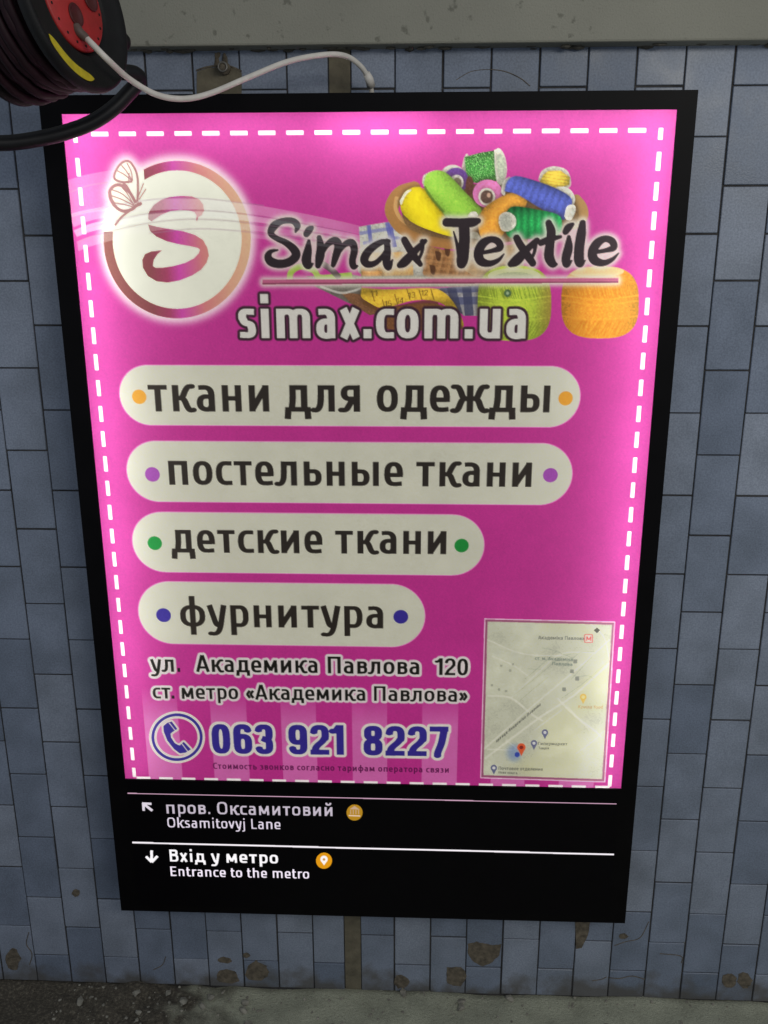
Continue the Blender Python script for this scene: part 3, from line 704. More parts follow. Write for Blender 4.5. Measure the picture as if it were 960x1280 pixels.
# dark checked cloth right of the tape, the tape measure itself
d_ = cv.fill([Z7([(450,395),(690,380),(700,545),(610,545),(560,500),(480,450)])]); flat(d_,(150,146,146))
for q in ([(480,400),(690,395)],[(520,465),(690,460)]): cv.put(cv.quads(strip(Z7(q),5,5))*d_,(70,74,110),.75)
for q in ([(540,385),(580,540)],[(625,385),(640,545)]): cv.put(cv.quads(strip(Z7(q),6,6))*d_,(56,58,84),.8)
tp = cv.fill([Z7(smooth([(52,390),(200,400),(400,392),(490,410),(560,480),(610,590),(580,600),(520,500),(440,462),(330,462),(230,490),(160,505),(90,470),(50,440)],4))])
shade(tp,(228,184,54),R7(250,385),R7(270,510),.58,1.06,0)
for x_,y_ in ((105,405),(165,455),(232,425),(298,395),(365,400),(430,398)): cv.put(cv.quads(strip(Z7([(x_,y_),(x_+18,y_+62)]),.7,.7))*tp,(120,90,30),.9)
for s_,x_,y_ in (('15',178,495),('14',242,478),('13',306,448),('12',376,436),('11',100,440)):
    cv.put(text(cv,s_,tuple(zpts((440,270),4.364,[(x_,y_)])[0]),tuple(zpts((440,270),4.364,[(x_+38,y_-3)])[0]),5.2,.1,.08)*tp,(96,74,26),.9)
cv.put(cv.quads(strip(Z7(catmull([(60,470),(150,510),(240,500),(400,470),(470,480)],6)),2.5,2.5)),(96,62,30),.7,lab_pic)
flat(cv.fill([Z7(smooth([(180,500),(400,475),(520,500),(600,600),(560,620),(200,620),(150,560)],3))]),(112,70,40))
# yarn balls
def yarn(px,py,rx,ry,col,seed,hatch,lines):
    m_ = cv.fill([ell(px,py,rx,ry,64,n=2.9)])
    shade(m_,col,rel((px-rx,py)),rel((px+rx,py)),.55,1.05,0)
    rg = np.random.default_rng(seed); q=[]; q2=[]
    for i in range(lines):
        x_ = px-rx+2*rx*i/lines; sl = rg.uniform(3,9)
        q += strip(cv.M([(x_,py-ry*.55),(x_+sl,py-ry*.1)]),.55,.55)
        q2 += strip(cv.M([(x_,py+ry*.95),(x_+sl*1.8,py+ry*.5)]),.6,.6)
    cv.put(cv.quads(q)*m_,hatch,.45); cv.put(cv.quads(q2)*m_,hatch,.5)
    for dy,al in ((-.15,.5),(.0,.35),(.42,.3)):
        cv.put(cv.quads(strip(cv.M(catmull([(px-rx,py+ry*dy-2),(px,py+ry*dy+3),(px+rx,py+ry*dy-2)],8)),.9,.9))*m_,np.minimum(np.array(col)*1.15,255),al)
    return m_
yg = yarn(643,379,46,47,(176,196,58),5,(86,110,26),34)
cv.put(yg*np.clip((XX-rel((668,379))[0])/24,0,1),(168,120,52),.6); cv.put(yg*np.clip((YY-rel((643,398))[1])/40,0,1),(110,124,34),.5)
cv.put(cv.fill([ell(643,345,33,10)])*yg,(196,196,150),.9); cv.put(cv.fill([ell(643,346,24,6)])*yg,(140,150,110),.6)
flat(cv.fill([ell(634.5,366.5,4.5,4.8)]),(70,100,60)); cv.put(cv.fill([ell(634.5,366.5,2,2)]),(170,190,150),.8)
yo = yarn(750,378,48.5,45,(230,142,38),6,(172,98,20),38)
cv.put(cv.fill([ell(744,339,36,8)])*yo,(206,186,130),.85)
# ---- script headline with its soft light surround, and the bar
def brush(base, strokes, sc=4.0):
    q = []; caps = []
    for st_ in strokes:
        p = catmull([(base[0]+x/sc,base[1]+y/sc,wd/sc) for x,y,wd in st_],6)
        uv = cv.M(p[:,:2]); k = np.linalg.norm(cv.M([(400.,300.)])-cv.M([(401.,300.)]))
        q += strip(uv,1,1,np.maximum(p[:,2]*1.24,.3)*k)
        for e in (0,-1): caps.append(uv[e]+np.stack([np.cos(np.linspace(0,6.28,14)),np.sin(np.linspace(0,6.28,14))],1)*max(p[e,2]*1.24,.3)*k)
    return np.maximum(cv.quads(q), cv.fill(caps))
SIMAX = [[(198,160,4),(207,128,13),(182,104,12),(130,106,12),(90,130,16),(74,165,13),(100,190,11),(150,214,13),(190,248,17),(200,278,18),(170,308,17),(120,320,17),(75,308,18),(60,282,15),(74,258,9),(108,250,4)],
 [(252,170,13),(266,150,14),(280,138,8)],[(264,205,7),(260,250,16),(252,300,20),(262,328,15),(286,318,3)],
 [(316,188,10),(324,240,17),(318,290,18),(310,328,12)],[(322,290,6),(355,225,11),(395,203,15),(412,232,17),(396,290,14),(386,325,10)],[(396,292,6),(440,226,11),(478,214,15),(492,250,15),(482,300,14),(488,332,13),(508,330,4)],
 [(664,206,8),(622,213,12),(568,250,16),(541,296,17),(560,322,14),(602,312,11),(642,268,9),(656,228,6)],[(654,208,12),(658,260,14),(652,310,16),(664,336,13),(682,300,4)],
 [(742,200,14),(760,232,15),(790,280,15),(822,322,10)],[(846,205,9),(800,250,14),(745,308,19),(718,326,12)],[(832,208,11),(830,258,7),(806,312,7)]]
TEXT = [[(32,112,17),(100,114,17),(160,112,18),(192,104,11)],[(120,122,22),(122,200,22),(113,290,24),(108,318,20)],[(68,158,3),(86,225,7),(96,285,9)],
 [(198,266,8),(260,254,9),(300,238,14),(290,208,14),(255,197,13),(215,217,18),(192,262,19),(203,304,18),(245,318,13),(290,302,9),(320,270,3)],
 [(383,190,14),(400,222,15),(432,270,16),(464,316,14)],[(484,204,13),(440,242,14),(385,300,21),(354,320,13)],[(478,212,9),(472,260,7),(452,304,7)],
 [(543,115,13),(556,160,18),(550,220,18),(545,280,20),(562,318,16),(582,322,6)],[(505,214,13),(550,196,13),(602,184,7)],
 [(628,158,13),(642,138,15),(662,122,8)],[(644,185,8),(642,240,18),(630,290,18),(634,322,14),(658,304,4)],
 [(713,116,13),(706,170,19),(696,240,20),(695,300,20),(704,320,13),(726,302,3)],
 [(768,262,8),(828,252,9),(868,237,14),(860,206,14),(825,194,13),(786,216,18),(762,260,19),(772,300,18),(815,315,13),(860,298,9),(893,266,3)]]
hm = np.maximum(brush((320,250),SIMAX), brush((550,250),TEXT))
bar = cv.fill([cv.M([(328,349.5),(773,347.5),(773,353.5),(328,355.5)])])
glow = cv.blur(cv.grow(np.maximum(hm,bar),4.2),2.6)
cv.put(np.clip(glow*1.1,0,1),(214,206,190),.84)
lab_bar = cv.label('underline_bar','dusty rose underline bar'); lab_hd = cv.label('lettering','black brush script lettering reading Simax Textile')
cv.put(bar,(176,86,118),1,lab_bar); cv.put(cv.fill([cv.M([(328,353.6),(773,351.8),(773,353.5),(328,355.5)])]),(112,48,66),.8,lab_bar)
cv.put(hm,(38,30,33),1,lab_hd)
for m_,al in bands[1:]: cv.put(m_*hm*np.clip((XX-rel((325,290))[0])/20,0,1),(150,152,156),al*1.0)
# ---- round emblem: cream disc, broken ring, two-piece S, butterfly
lab_emb = cv.label('emblem','round cream emblem with a broken copper ring and a swash S')
def grad(x):
    stops = [(128,(128,70,62)),(185,(122,58,62)),(206,(150,54,84)),(222,(190,62,150)),(236,(190,84,132)),(252,(196,112,112)),(285,(206,150,122)),(313,(212,170,132))]
    xs=[a_ for a_,_ in stops]; return np.stack([np.interp(x,xs,[c[i] for _,c in stops]) for i in range(3)],-1)
xph = np.interp(np.arange(cv.nx),[rel((128,300))[0],rel((313,300))[0]],[128,313])
GR = np.broadcast_to(grad(xph)[None],(cv.ny,cv.nx,3))
disc = cv.fill([ell(221.5,299.5,92,98.5,96)]); inner = cv.fill([ell(221.5,299.5,80.5,86.5,96)])
wings = cv.fill([cv.M(zpts((120,190),4.571,smooth([(105,150),(118,95),(165,50),(205,65),(240,130),(262,220),(260,300),(215,330),(160,345),(110,320),(72,250),(85,200)],5)))])
gl = cv.blur(cv.grow(np.maximum(disc,wings),7),4.5)
cv.put(np.clip(gl*1.1,0,1),(240,222,222),.85)
lab_ds = lab_emb
cv.put(np.maximum(disc,wings*.9),(222,222,202),1,lab_emb)
ringm = np.clip(disc-inner,0,1)
# the ring is open at the upper left, where the butterfly sits
cutx, cuty = rel((185.6,300))[0], rel((221,289))[1]
gap = (XX<cutx)&(YY<cuty)
cv.put(ringm*gap,(226,224,206),1)
lab_ring = cv.label('emblem_ring','broken copper to magenta ring'); cv.put(ringm*(~gap),GR,1,lab_ring)
S1 = cv.M(zpts((120,190),4.571,[(298,385),(298,360),(306,335),(330,302),(370,274),(420,257),(490,250),(550,254),(592,272),(614,302),(618,335),(606,360),(584,374),(577,398),(572,388),(574,362),(560,343),(530,334),(480,331),(425,338),(370,362),(335,385),(318,397)]))
S2 = cv.M(zpts((120,280),4.571,[(297,2),(340,14),(400,25),(500,42),(565,62),(612,92),(636,135),(645,180),(632,222),(600,262),(550,294),(480,322),(410,335),(345,327),(296,297),(268,250),(264,205),(280,172),(315,157),(378,150),(352,172),(330,205),(325,240),(340,250),(380,250),(440,241),(510,222),(560,196),(588,166),(594,146),(580,136),(540,127),(470,115),(405,99),(345,72),(308,40)]))
sm = np.maximum(cv.fill([S1]),cv.fill([S2]))
lab_s = cv.label('emblem_letter','swash letter S fading from copper to magenta'); cv.put(sm,GR,1,lab_s)
cv.put(bands[1][0]*disc,(232,228,222),.42); cv.put(bands[2][0]*disc,(238,238,230),.45); cv.put(bands[3][0]*disc,(236,232,222),.25)
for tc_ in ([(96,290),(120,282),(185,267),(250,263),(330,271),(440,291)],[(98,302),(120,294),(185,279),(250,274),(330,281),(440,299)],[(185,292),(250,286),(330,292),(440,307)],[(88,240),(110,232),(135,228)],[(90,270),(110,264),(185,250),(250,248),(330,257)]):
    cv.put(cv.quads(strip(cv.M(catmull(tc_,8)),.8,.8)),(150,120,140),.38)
Z3 = lambda p: cv.M(catmull(zpts((120,190),4.571,p),6))
bf = []
for p,wd in (([(208,168),(150,172),(106,152),(114,106),(148,62),(185,52),(214,82),(234,130),(240,200),(236,285)],1.5),([(228,292),(192,230),(150,194),(112,190),(80,220),(84,270),(118,318),(160,338),(208,326),(232,302)],2.1),
        ([(192,232),(150,196),(172,192),(210,260)],1.7),([(78,225),(84,265),(104,302)],2.4),
        ([(255,300),(228,312),(150,368),(108,420)],1.5),([(246,272),(286,210)],.8),([(242,255),(272,178)],.8),([(236,300),(258,294)],2.2),
        ([(208,166),(160,128),(122,108)],.8),([(206,160),(170,105),(146,76)],.8),([(210,166),(200,110),(176,62)],.8),([(185,180),(190,120)],.7),
        ([(218,300),(150,240),(92,216)],.8),([(216,306),(150,272),(88,250)],.8),([(214,314),(160,300),(104,290)],.8),([(212,296),(180,240),(150,205)],.7)):
    bf += strip(Z3(p),wd,wd)
lab_b = cv.label('butterfly','small copper butterfly with open wings'); cv.put(cv.quads(bf),(148,92,92),.92,lab_b)
# ---- web address
um = text(cv,'simax.com.ua',(299,422.5),(656.5,423.2),36.7,.138,.10,2.7)
lab_u = cv.label('lettering','pale grey lettering with dark outline reading simax.com.ua')
cv.put(cv.grow(um,4.2),(52,30,40),1,lab_u); cv.put(um,(206,202,192),1,lab_u)
# ---- four pills
PILL = [((150,495),(725,495.5),75,'ткани для одежды',(186.7,514.2),(686.8,515.4),33,(218,146,44),((174,496),(707,498)),9),
        ((159,590.5),(715,592),76,'постельные ткани',(212,606),(664,608.7),30,(150,66,160),((190.5,593),(688,594)),9.3),
        ((166,679),(605,680.5),75,'детские ткани',(215,690.6),(557.7,692.7),28.3,(28,132,52),((193.5,679),(577,682)),9),
        ((173.5,767.5),(531,768.5),78,'фурнитура',(226,783.3),(479,785.4),27.3,(52,42,136),((204.5,769),(501,771)),9.3)]
for L_,R_,hp,tx,bl,br,xh,dc,dots,dr in PILL:
    A_,B_ = rel(L_),rel(R_); hh = abs(rel((L_[0]+300,L_[1]-hp/2))[1]-rel((L_[0]+300,L_[1]+hp/2))[1])/2
    yc = (A_[1]+B_[1])/2
    p_ = [(B_[0]-hh+hh*math.cos(t),yc+hh*math.sin(t)) for t in np.radians(np.linspace(-90,90,30))]+[(A_[0]+hh-hh*math.cos(t),yc+hh*math.sin(t)) for t in np.radians(np.linspace(90,-90,30))]
    pm = cv.fill([np.array(p_)])
    lp = cv.label('pill_panel','cream rounded bar behind the words '+tx)
    cv.put(cv.grow(pm,1.6),(232,130,196),.9); cv.put(pm,CREAM,1,lp)
    cn = {'ткани для одежды':'orange','постельные ткани':'purple','детские ткани':'green','фурнитура':'indigo'}[tx]
    for dx,dy in dots:
        ld = cv.label('round_dot',cn+' dot'); c_ = rel((dx,dy)); rr_ = dr/1.08*(1.18/PW)*1.0
        sc_ = abs(rel((dx+1,dy))[0]-c_[0])
        cv.put(cv.fill([np.array([(c_[0]+dr*sc_*math.cos(t),c_[1]+dr*sc_*math.sin(t)) for t in np.linspace(0,2*math.pi,32,endpoint=False)])]),dc,1,ld)
    tm = text(cv,tx,bl,br,xh,.122,.088,2.5); cols = np.nonzero(tm.sum(0)>0)[0]
    cuts = [cols[0]]+[(p_+q_)//2 for p_,q_ in zip(cols[:-1],cols[1:]) if q_-p_>12]+[cols[-1]+1]
    for wd_,a_,b_ in zip(tx.split(),cuts[:-1],cuts[1:]):                     # each word a piece of its own
        wm = np.zeros_like(tm); wm[:,a_:b_] = tm[:,a_:b_]
        cv.put(wm,INK,1,cv.label('lettering','black lettering reading '+wd_))
# ---- address lines
HALO = (214,204,200)
def words(lst, xh, kind, a, b, col, halo, er, n=2.5):
    done = [(s_,text(cv,s_,l_,r_,xh,a,b,n),hl) for s_,l_,r_,hl in lst]
    for s_,t_,hl in done:
        if hl: cv.put(cv.grow(t_,er),halo,1,cv.label('lettering',kind+' reading '+s_)); lab = len(cv.names)-1
        cv.put(t_,col,1,lab if hl else None)
words([('ул',(188.7,839.3),(217.8,839.8),True),('.',(222,839.8),(225.5,839.8),False),('Академика',(245.3,839.8),(397,841.3),True),('Павлова',(410,841.6),(524,843.2),True),('120',(544.7,843.6),(584.8,844.4),True)],15.4,'black lettering with pale outline',.118,.09,(24,24,20),HALO,4.4)
words([('ст',(191.5,873),(213.7,873.3),True),('.',(214.8,873.3),(218,873.3),False),('метро',(227.4,873.4),(298,874.2),True),('«Академика',(308.3,874.4),(456.5,876),True),('Павлова»',(467.5,876.2),(584,877.4),True)],13.6,'black lettering with pale outline',.115,.09,(24,24,20),HALO,4.2)
words([('063',(265.8,942),(342,942.8),True),('921',(361.2,943),(430,943.6),True),('8227',(454.5,944.2),(560,945.6),True)],27.2,'indigo digits with pale outline',.15,.115,(50,40,132),(220,214,200),5.0,3.0)
la = cv.label('lettering','small dark lettering about call charges')
cv.put(text(cv,'Стоимость звонков согласно тарифам оператора связи',(266.5,961),(561,966),5.6,.12,.10,2.4,.06),(84,20,66),.92,la)
# phone badge
lab_p = cv.label('phone_badge','round indigo and cream telephone handset badge')
bgc = cv.rgb.copy()
cv.put(cv.fill([ell(221.3,921.5,35,32.5,64)]),(224,216,200),1,lab_p); cv.put(cv.fill([ell(221.3,921.5,32,29.8,64)]),(52,42,136),1,lab_p)
cv.put(cv.fill([ell(221.3,921.5,28.4,26.2,64)]),(224,216,200),1,lab_p); cv.put(cv.fill([ell(221.3,921.5,25.6,23.5,64)]),bgc,1,lab_p)
hs = cv.fill([cv.M(zpts((180,880),4.8,[(115,132),(140,112),(166,104),(200,150),(172,168),(160,178),(162,200),(185,235),(205,246),(214,248),(238,226),(282,272),(250,292),(215,297),(180,270),(140,220),(118,165)]))])
cv.put(cv.grow(hs,3.4)*cv.fill([ell(221.3,921.5,27,25,64)]),(224,216,200),1,lab_p); cv.put(hs,(52,42,136),1,lab_p)
for q in ([(150,112),(186,158)],[(226,236),(262,284)]): cv.put(cv.quads(strip(cv.M(zpts((180,880),4.8,q)),.8,.8)),(224,216,200),.9,lab_p)
# ---- street map
lab_m = cv.label('map_print','small printed street map with pale roads and coloured pins')
mq = [(605.5,773),(769,777),(756.5,978),(600.3,972.8)]
def inset(q,d):
    q=np.array(q,float); c=q.mean(0); 
    return [tuple(p+np.sign(c-p)*d) for p in q]
cv.put(cv.fill([cv.M(mq)]),(236,190,214),1,lab_m); cv.put(cv.fill([cv.M(inset(mq,1.2))]),(152,82,112),1,lab_m)
mi = cv.fill([cv.M(inset(mq,4.0))]); flat(mi,(194,194,170),lab_m,.012)
ZM = lambda pts: zpts((580,750),3.43,pts)
def yel(pts,al=.5,sg=6): cv.put(cv.blur(cv.fill([cv.M(ZM(smooth(pts,3)))]),sg)*mi,(216,212,152),al*.8)
yel([(320,95),(520,100),(560,160),(450,130),(340,130)],.35); yel([(500,330),(610,300),(600,480),(470,470)],.38); yel([(330,520),(480,450),(500,620),(460,760),(240,750),(330,620)],.38); yel([(180,620),(220,600),(300,720),(200,740)],.3)
def road(pts,wd,col,al): cv.put(cv.quads(strip(cv.M(catmull(ZM(pts),5)),wd,wd))*mi,col,al)
cv.put(cv.blur(cv.fill([cv.M(ZM([(90,600),(330,400),(620,180),(620,250),(420,420),(90,680)]))]),3)*mi,(190,190,166),.5)
for p,wd in (([(90,680),(330,500),(470,410),(625,270)],2.2),([(85,640),(300,450),(480,300),(625,170)],1.6),([(100,410),(200,420),(290,490),(340,520)],2),([(200,420),(330,300),(420,230),(560,225)],1.2),([(400,420),(480,500),(560,560),(590,590)],2),([(100,170),(250,230),(440,240)],1.3),([(180,600),(220,640),(100,640)],1.5),([(440,450),(540,560)],1),([(480,660),(560,600),(600,560)],1.2),([(120,240),(210,280),(280,330)],1.2),([(300,560),(420,470)],1.2),([(540,100),(600,160),(625,260)],1.1)):
    road(p,wd*.75,(222,219,198),.7)
for p in ([(260,340),(330,280),(400,215)],[(335,205),(380,215),(470,250)],[(420,420),(520,350),(615,265)],[(270,295),(330,298)],[(420,290),(500,225),(560,222)],[(480,330),(530,325),(560,340)],[(210,410),(300,340),(420,240)],[(240,430),(360,330)],[(400,250),(460,230)],[(460,340),(560,230)]):
    road(p,.7,(150,156,134),.5)
for x_,y_ in ((145,228),(218,235),(275,120)): cv.put(cv.blur(cv.fill([ell(*ZM([(x_,y_)])[0],4,4)]),3)*mi,(176,178,164),.6)
mt_ = (84,84,74)
def mtext(s_,l_,r_,xh,col=mt_,al=.85): cv.put(text(cv,s_,ZM([l_])[0],ZM([r_])[0],xh,.11,.09),col,al,lab_m)
mtext('Академіка Павлова',(318,168),(515,172),3.2); mtext('ст. м. Академіка',(304,256),(466,262),3.0,(90,104,92)); mtext('Павлова',(378,279),(464,283),3.0,(90,104,92))
mtext('Крила food',(490,464),(596,466),2.9,(176,140,70)); mtext('Гипермаркет',(318,622),(443,624),3.0); mtext('Таврія',(318,640),(364,641),2.4); mtext('Почтовое отделение',(148,728),(338,732),3.0); mtext('Нова пошта',(148,744),(228,747),2.4)
mtext('вулиця Академіка Павлова',(138,612),(328,452),3.0)
def mpin(x,y,r,col,core): 
    p_ = ZM([(x,y)])[0]; cv.put(cv.fill([ell(*p_,r,r),cv.M([(p_[0]-r*.8,p_[1]+r*.5),(p_[0]+r*.8,p_[1]+r*.5),(p_[0],p_[1]+r*2.1)])]),col,.95,lab_m); cv.put(cv.fill([ell(*p_,r*.5,r*.45)]),core,.9,lab_m)
cv.put(cv.blur(cv.fill([ell(*ZM([(215,655)])[0],9,11)]),4)*mi,(96,124,180),.6)
cv.put(cv.fill([ell(*ZM([(228,663)])[0],3.2,3.2)]),(52,70,160),1,lab_m)
mpin(246,632,5.2,(222,84,44),(120,36,30)); mpin(347,568,4,(92,94,128),(224,222,214)); mpin(300,614,4,(92,94,128),(224,222,214)); mpin(128,720,4,(92,94,128),(224,222,214)); mpin(511,416,4.2,(214,174,76),(232,210,140))
c_ = ZM([(534,165)])[0]; cv.put(cv.fill([cv.M([(c_[0]-4.8,c_[1]-4.8),(c_[0]+4.8,c_[1]-4.8),(c_[0]+4.8,c_[1]+4.8),(c_[0]-4.8,c_[1]+4.8)])]),(226,212,196),1,lab_m)
cv.put(cv.grow(text(cv,'М',(c_[0]-3.2,c_[1]+3),(c_[0]+3.4,c_[1]+3),4.2,.16,.12),.3),(200,52,52),.95,lab_m)
for q in ([(-4.8,-4.8),(4.8,-4.8)],[(-4.8,4.8),(4.8,4.8)],[(-4.8,-4.8),(-4.8,4.8)],[(4.8,-4.8),(4.8,4.8)]): cv.put(cv.quads(strip(cv.M([(c_[0]+x_,c_[1]+y_) for x_,y_ in q]),.6,.6)),(206,70,64),.9,lab_m)
c_ = ZM([(570,130)])[0]; cv.put(cv.fill([cv.M([(c_[0]-4,c_[1]),(c_[0],c_[1]-3.6),(c_[0]+4,c_[1]),(c_[0],c_[1]+3.6)])]),(70,70,60),.95,lab_m)
for x_,y_ in ((463,306),(485,337),(429,383),(477,263),(160,282),(198,302),(210,276),(120,366),(150,384),(180,390)):
    c_ = ZM([(x_,y_)])[0]; k_ = 2.4 if x_>400 else 1.6
    cv.put(cv.fill([cv.M([(c_[0]-k_,c_[1]-k_),(c_[0]+k_,c_[1]-k_),(c_[0]+k_,c_[1]+k_),(c_[0]-k_,c_[1]+k_)])]),(108,110,100),.7 if x_>400 else .4,lab_m)
# ---- stitched border: dashes of one length all round
DL,DP,DT = .0333/CELL,.0546/CELL,.0040/CELL
dq = []
tl,tr_,bl_,br_ = rel((95,170)),rel((828.5,162)),rel((167,966)),rel((763.5,978))
u = rel((114,167))[0]; yt = (rel((114,168.8))[1]+rel((805,161.8))[1])/2
while u+DL < cv.nx-20:
    dq.append(np.array([(u,yt-DT),(u+DL,yt-DT),(u+DL,yt+DT),(u,yt+DT)])); u += DP
xl = (rel((96.6,209))[0]+rel((138,636))[0])/2; xr = (rel((827,168))[0]+rel((786,662))[0])/2
v_ = rel((96.6,197.8))[1]
while v_ < cv.ny-12: dq.append(np.array([(xl-DT,v_),(xl+DT,v_),(xl+DT,min(v_+DL,cv.ny-4)),(xl-DT,min(v_+DL,cv.ny-4))])); v_ += DP
v0 = rel((95,172))[1]; dq.append(np.array([(xl-DT,v0-8),(xl+DT,v0-8),(xl+DT,v0+6),(xl-DT,v0+6)]))
v_ = rel((827,190))[1]; dq.append(np.array([(xr-DT,rel((827,160))[1]),(xr+DT,rel((827,160))[1]),(xr+DT,rel((827,174.5))[1]),(xr-DT,rel((827,174.5))[1])]))
while v_ < cv.ny-12: dq.append(np.array([(xr-DT,v_),(xr+DT,v_),(xr+DT,min(v_+DL,cv.ny-4)),(xr-DT,min(v_+DL,cv.ny-4))])); v_ += DP
u = rel((171,975))[0]; yb = cv.ny-2.5
while u < cv.nx-30: dq.append(np.array([(u,yb-2.2),(u+DL,yb-2.2),(u+DL,yb+2),(u,yb+2)])); u += DP
cv.put(cv.quads(dq),(250,240,236),1)
# paper: faint cloudiness of the printed film
cv.rgb = np.clip(cv.rgb*(1+.010*mott+.018*grain)[...,None],0,255)

def film_material():
    m, nt, out = nodes('backlit_film')
    at = N(nt,'ShaderNodeVertexColor', layer_name='ink')
    em = N(nt,'ShaderNodeEmission'); em.inputs[1].default_value = 0.70; nt.links.new(at.outputs[0], em.inputs[0])
    wh = N(nt,'ShaderNodeGamma'); wh.inputs[1].default_value = 0.65       # the film passes strong light less saturated
    nt.links.new(at.outputs[0], wh.inputs[0])
    tr = N(nt,'ShaderNodeBsdfTranslucent'); nt.links.new(wh.outputs[0], tr.inputs[0])
    df = N(nt,'ShaderNodeBsdfGlossy'); df.inputs[1].default_value = 0.25; df.inputs[0].default_value = (1,1,1,1)
    mx = N(nt,'ShaderNodeMixShader'); mx.inputs[0].default_value = 0.012
    nt.links.new(tr.outputs[0], mx.inputs[1]); nt.links.new(df.outputs[0], mx.inputs[2])
    ad = N(nt,'ShaderNodeAddShader'); nt.links.new(em.outputs[0], ad.inputs[0]); nt.links.new(mx.outputs[0], ad.inputs[1])
    nt.links.new(ad.outputs[0], out.inputs[0])
    return m
cv.sheets(film_material(), sign, 0.0, 'poster')
# LED strips on the inner walls of the box, behind the film (the light the sign shows along its edges)
def led(x,z,tx,tz,ln,along_x,e):
    o = area('led_strip',(0,0,0),(0,0,-1),.1,.1,e*.36,(0.98,0.98,0.97),sign)
    o.location = Vector((x,0.066,z))-Vector(ORIGIN)
    d = Vector((tx-x,-0.085,tz-z)).normalized(); xa = Vector((1,0,0)) if along_x else Vector((0,0,1))
    zz = -d; yy = zz.cross(xa).normalized(); xx = yy.cross(zz)
    o.rotation_euler = Matrix((xx,yy,zz)).transposed().to_euler(); o.data.size = ln; o.data.size_y = 0.008
for x,e in ((-0.48,.30),(-0.24,.36),(0.02,.62),(0.27,.34),(0.48,.34)): led(x,pz1-.004,x,pz1-.16,.22,True,e)
for i,z in enumerate(np.linspace(pz1-.12,pz0+.12,6)):
    led(px0+.004,z,px0+.15,z,.235,False,(.56,.50,.48,.44,.36,.25)[i]); led(px1-.004,z,px1-.15,z,.235,False,(.56,.50,.46,.42,.38,.33)[i])

# ---- direction panel under the poster
bm = bmesh.new(); box(bm,*loc(px0+.004,px1-.004,-0.0052,-0.0036,Z0f+.02,pz0-.004),0.0)
panel = link('direction_panel', mesh_of(bm), principled('black_glass',(0.0028,0.0024,0.0032),0.35,0.1,20,spec=.08), sign, 'black wayfinding panel with white lettering')
c2 = Canvas(px0+.004,pz0-.006,PW-.008,.34,.0012,(2,2,2))
main = cv; cv = c2; rel2 = lambda p: c2.M([p])[0]
XX,YY = np.meshgrid(np.arange(c2.nx),np.arange(c2.ny))
def item(m_, col, name, lab=None): c2.put(m_,col,1,c2.label(name,lab) if lab else c2.label(name))
item(c2.quads(strip(c2.M([(158,989.6),(320,993.2),(480,996.6),(770,1003)]),1.3,1.3)),(214,170,196),'divider_line','thin pinkish line')
item(c2.quads(strip(c2.M([(161,1051),(320,1055),(480,1059),(767,1066)]),2.2,2.2)),(255,248,255),'divider_line','bright white line')
item(text(c2,'пров. Оксамитовий',(209,1015),(416,1018.4),11.5,.115,.10,3.4,.02),(196,186,200),'lettering','dim white lettering reading пров. Оксамитовий')
item(text(c2,'Oksamitovyj Lane',(210,1032.4),(351.3,1034.8),9.4,.105,.095,3.2,.02),(226,216,232),'lettering','white lettering reading Oksamitovyj Lane')
item(text(c2,'Вхід у метро',(212.8,1075),(348.3,1077.6),11.2,.13,.115,3.2,.02),(255,252,255),'lettering','bright white lettering reading Вхід у метро')
item(text(c2,'Entrance to the metro',(214,1093),(387,1096.4),9.0,.115,.10,3.2,.02),(250,240,255),'lettering','white lettering reading Entrance to the metro')
ZA = lambda p: c2.M(zpts((160,985),6,p))
item(c2.quads(strip(ZA([(108,103),(182,108)]),2.9,2.9)+strip(ZA([(119,97),(122,160)]),2.9,2.9)+strip(ZA([(122,108),(188,160)]),3.1,3.1)),(222,214,226),'direction_arrow','dim white arrow pointing up left')
item(c2.quads(strip(ZA([(181,455),(181,540)]),3.2,3.2)+strip(ZA([(138,500),(183,545)]),3.2,3.2)+strip(ZA([(226,498),(181,545)]),3.2,3.2)),(255,252,255),'direction_arrow','bright white arrow pointing down')
def el2(x,y,r): return c2.M([(x+r*math.cos(t),y+r*math.sin(t)) for t in np.linspace(0,2*math.pi,40,endpoint=False)])
lb = c2.label('round_icon','dull gold disc with a small grey building')
c2.put(c2.fill([el2(443.3,1013.7,10.2)]),(178,132,34),1,lb)
for q in ([(437,1009.8),(443.4,1005.6),(450,1010.2)],): c2.put(c2.fill([c2.M(q)]),(198,168,150),.9,lb)
for x_ in (438.5,441.8,445.1,448.4): c2.put(c2.quads(strip(c2.M([(x_,1010.5),(x_,1016)]),.95,.95)),(198,168,150),.9,lb)
c2.put(c2.quads(strip(c2.M([(436,1017.6),(450.5,1018.2)]),1.3,1.3)),(232,206,190),.95,lb)
lb = c2.label('round_icon','bright amber disc with a white map pin')
c2.put(c2.fill([el2(405.2,1073.8,10.2)]),(224,152,24),1,lb); c2.put(c2.fill([el2(405.3,1072.2,4.6),c2.M([(401.2,1074),(409.4,1074.2),(405.3,1079.8)])]),(252,246,244),1,lb); c2.put(c2.fill([el2(405.3,1072.4,1.6)]),(206,146,70),1,lb)
m_, nt_, out_ = nodes('lit_lettering')
at_ = N(nt_,'ShaderNodeVertexColor', layer_name='ink'); em_ = N(nt_,'ShaderNodeEmission'); em_.inputs[1].default_value = 1.0
nt_.links.new(at_.outputs[0], em_.inputs[0]); nt_.links.new(em_.outputs[0], out_.inputs[0])
c2.names[0] = None
c2.lab[(c2.lab==0)] = 0
obs = c2.sheets(m_, sign, -0.0058, 'x', skip_empty=True)
for k,o in list(obs.items()):
    if k==0: continue
    o.parent = panel
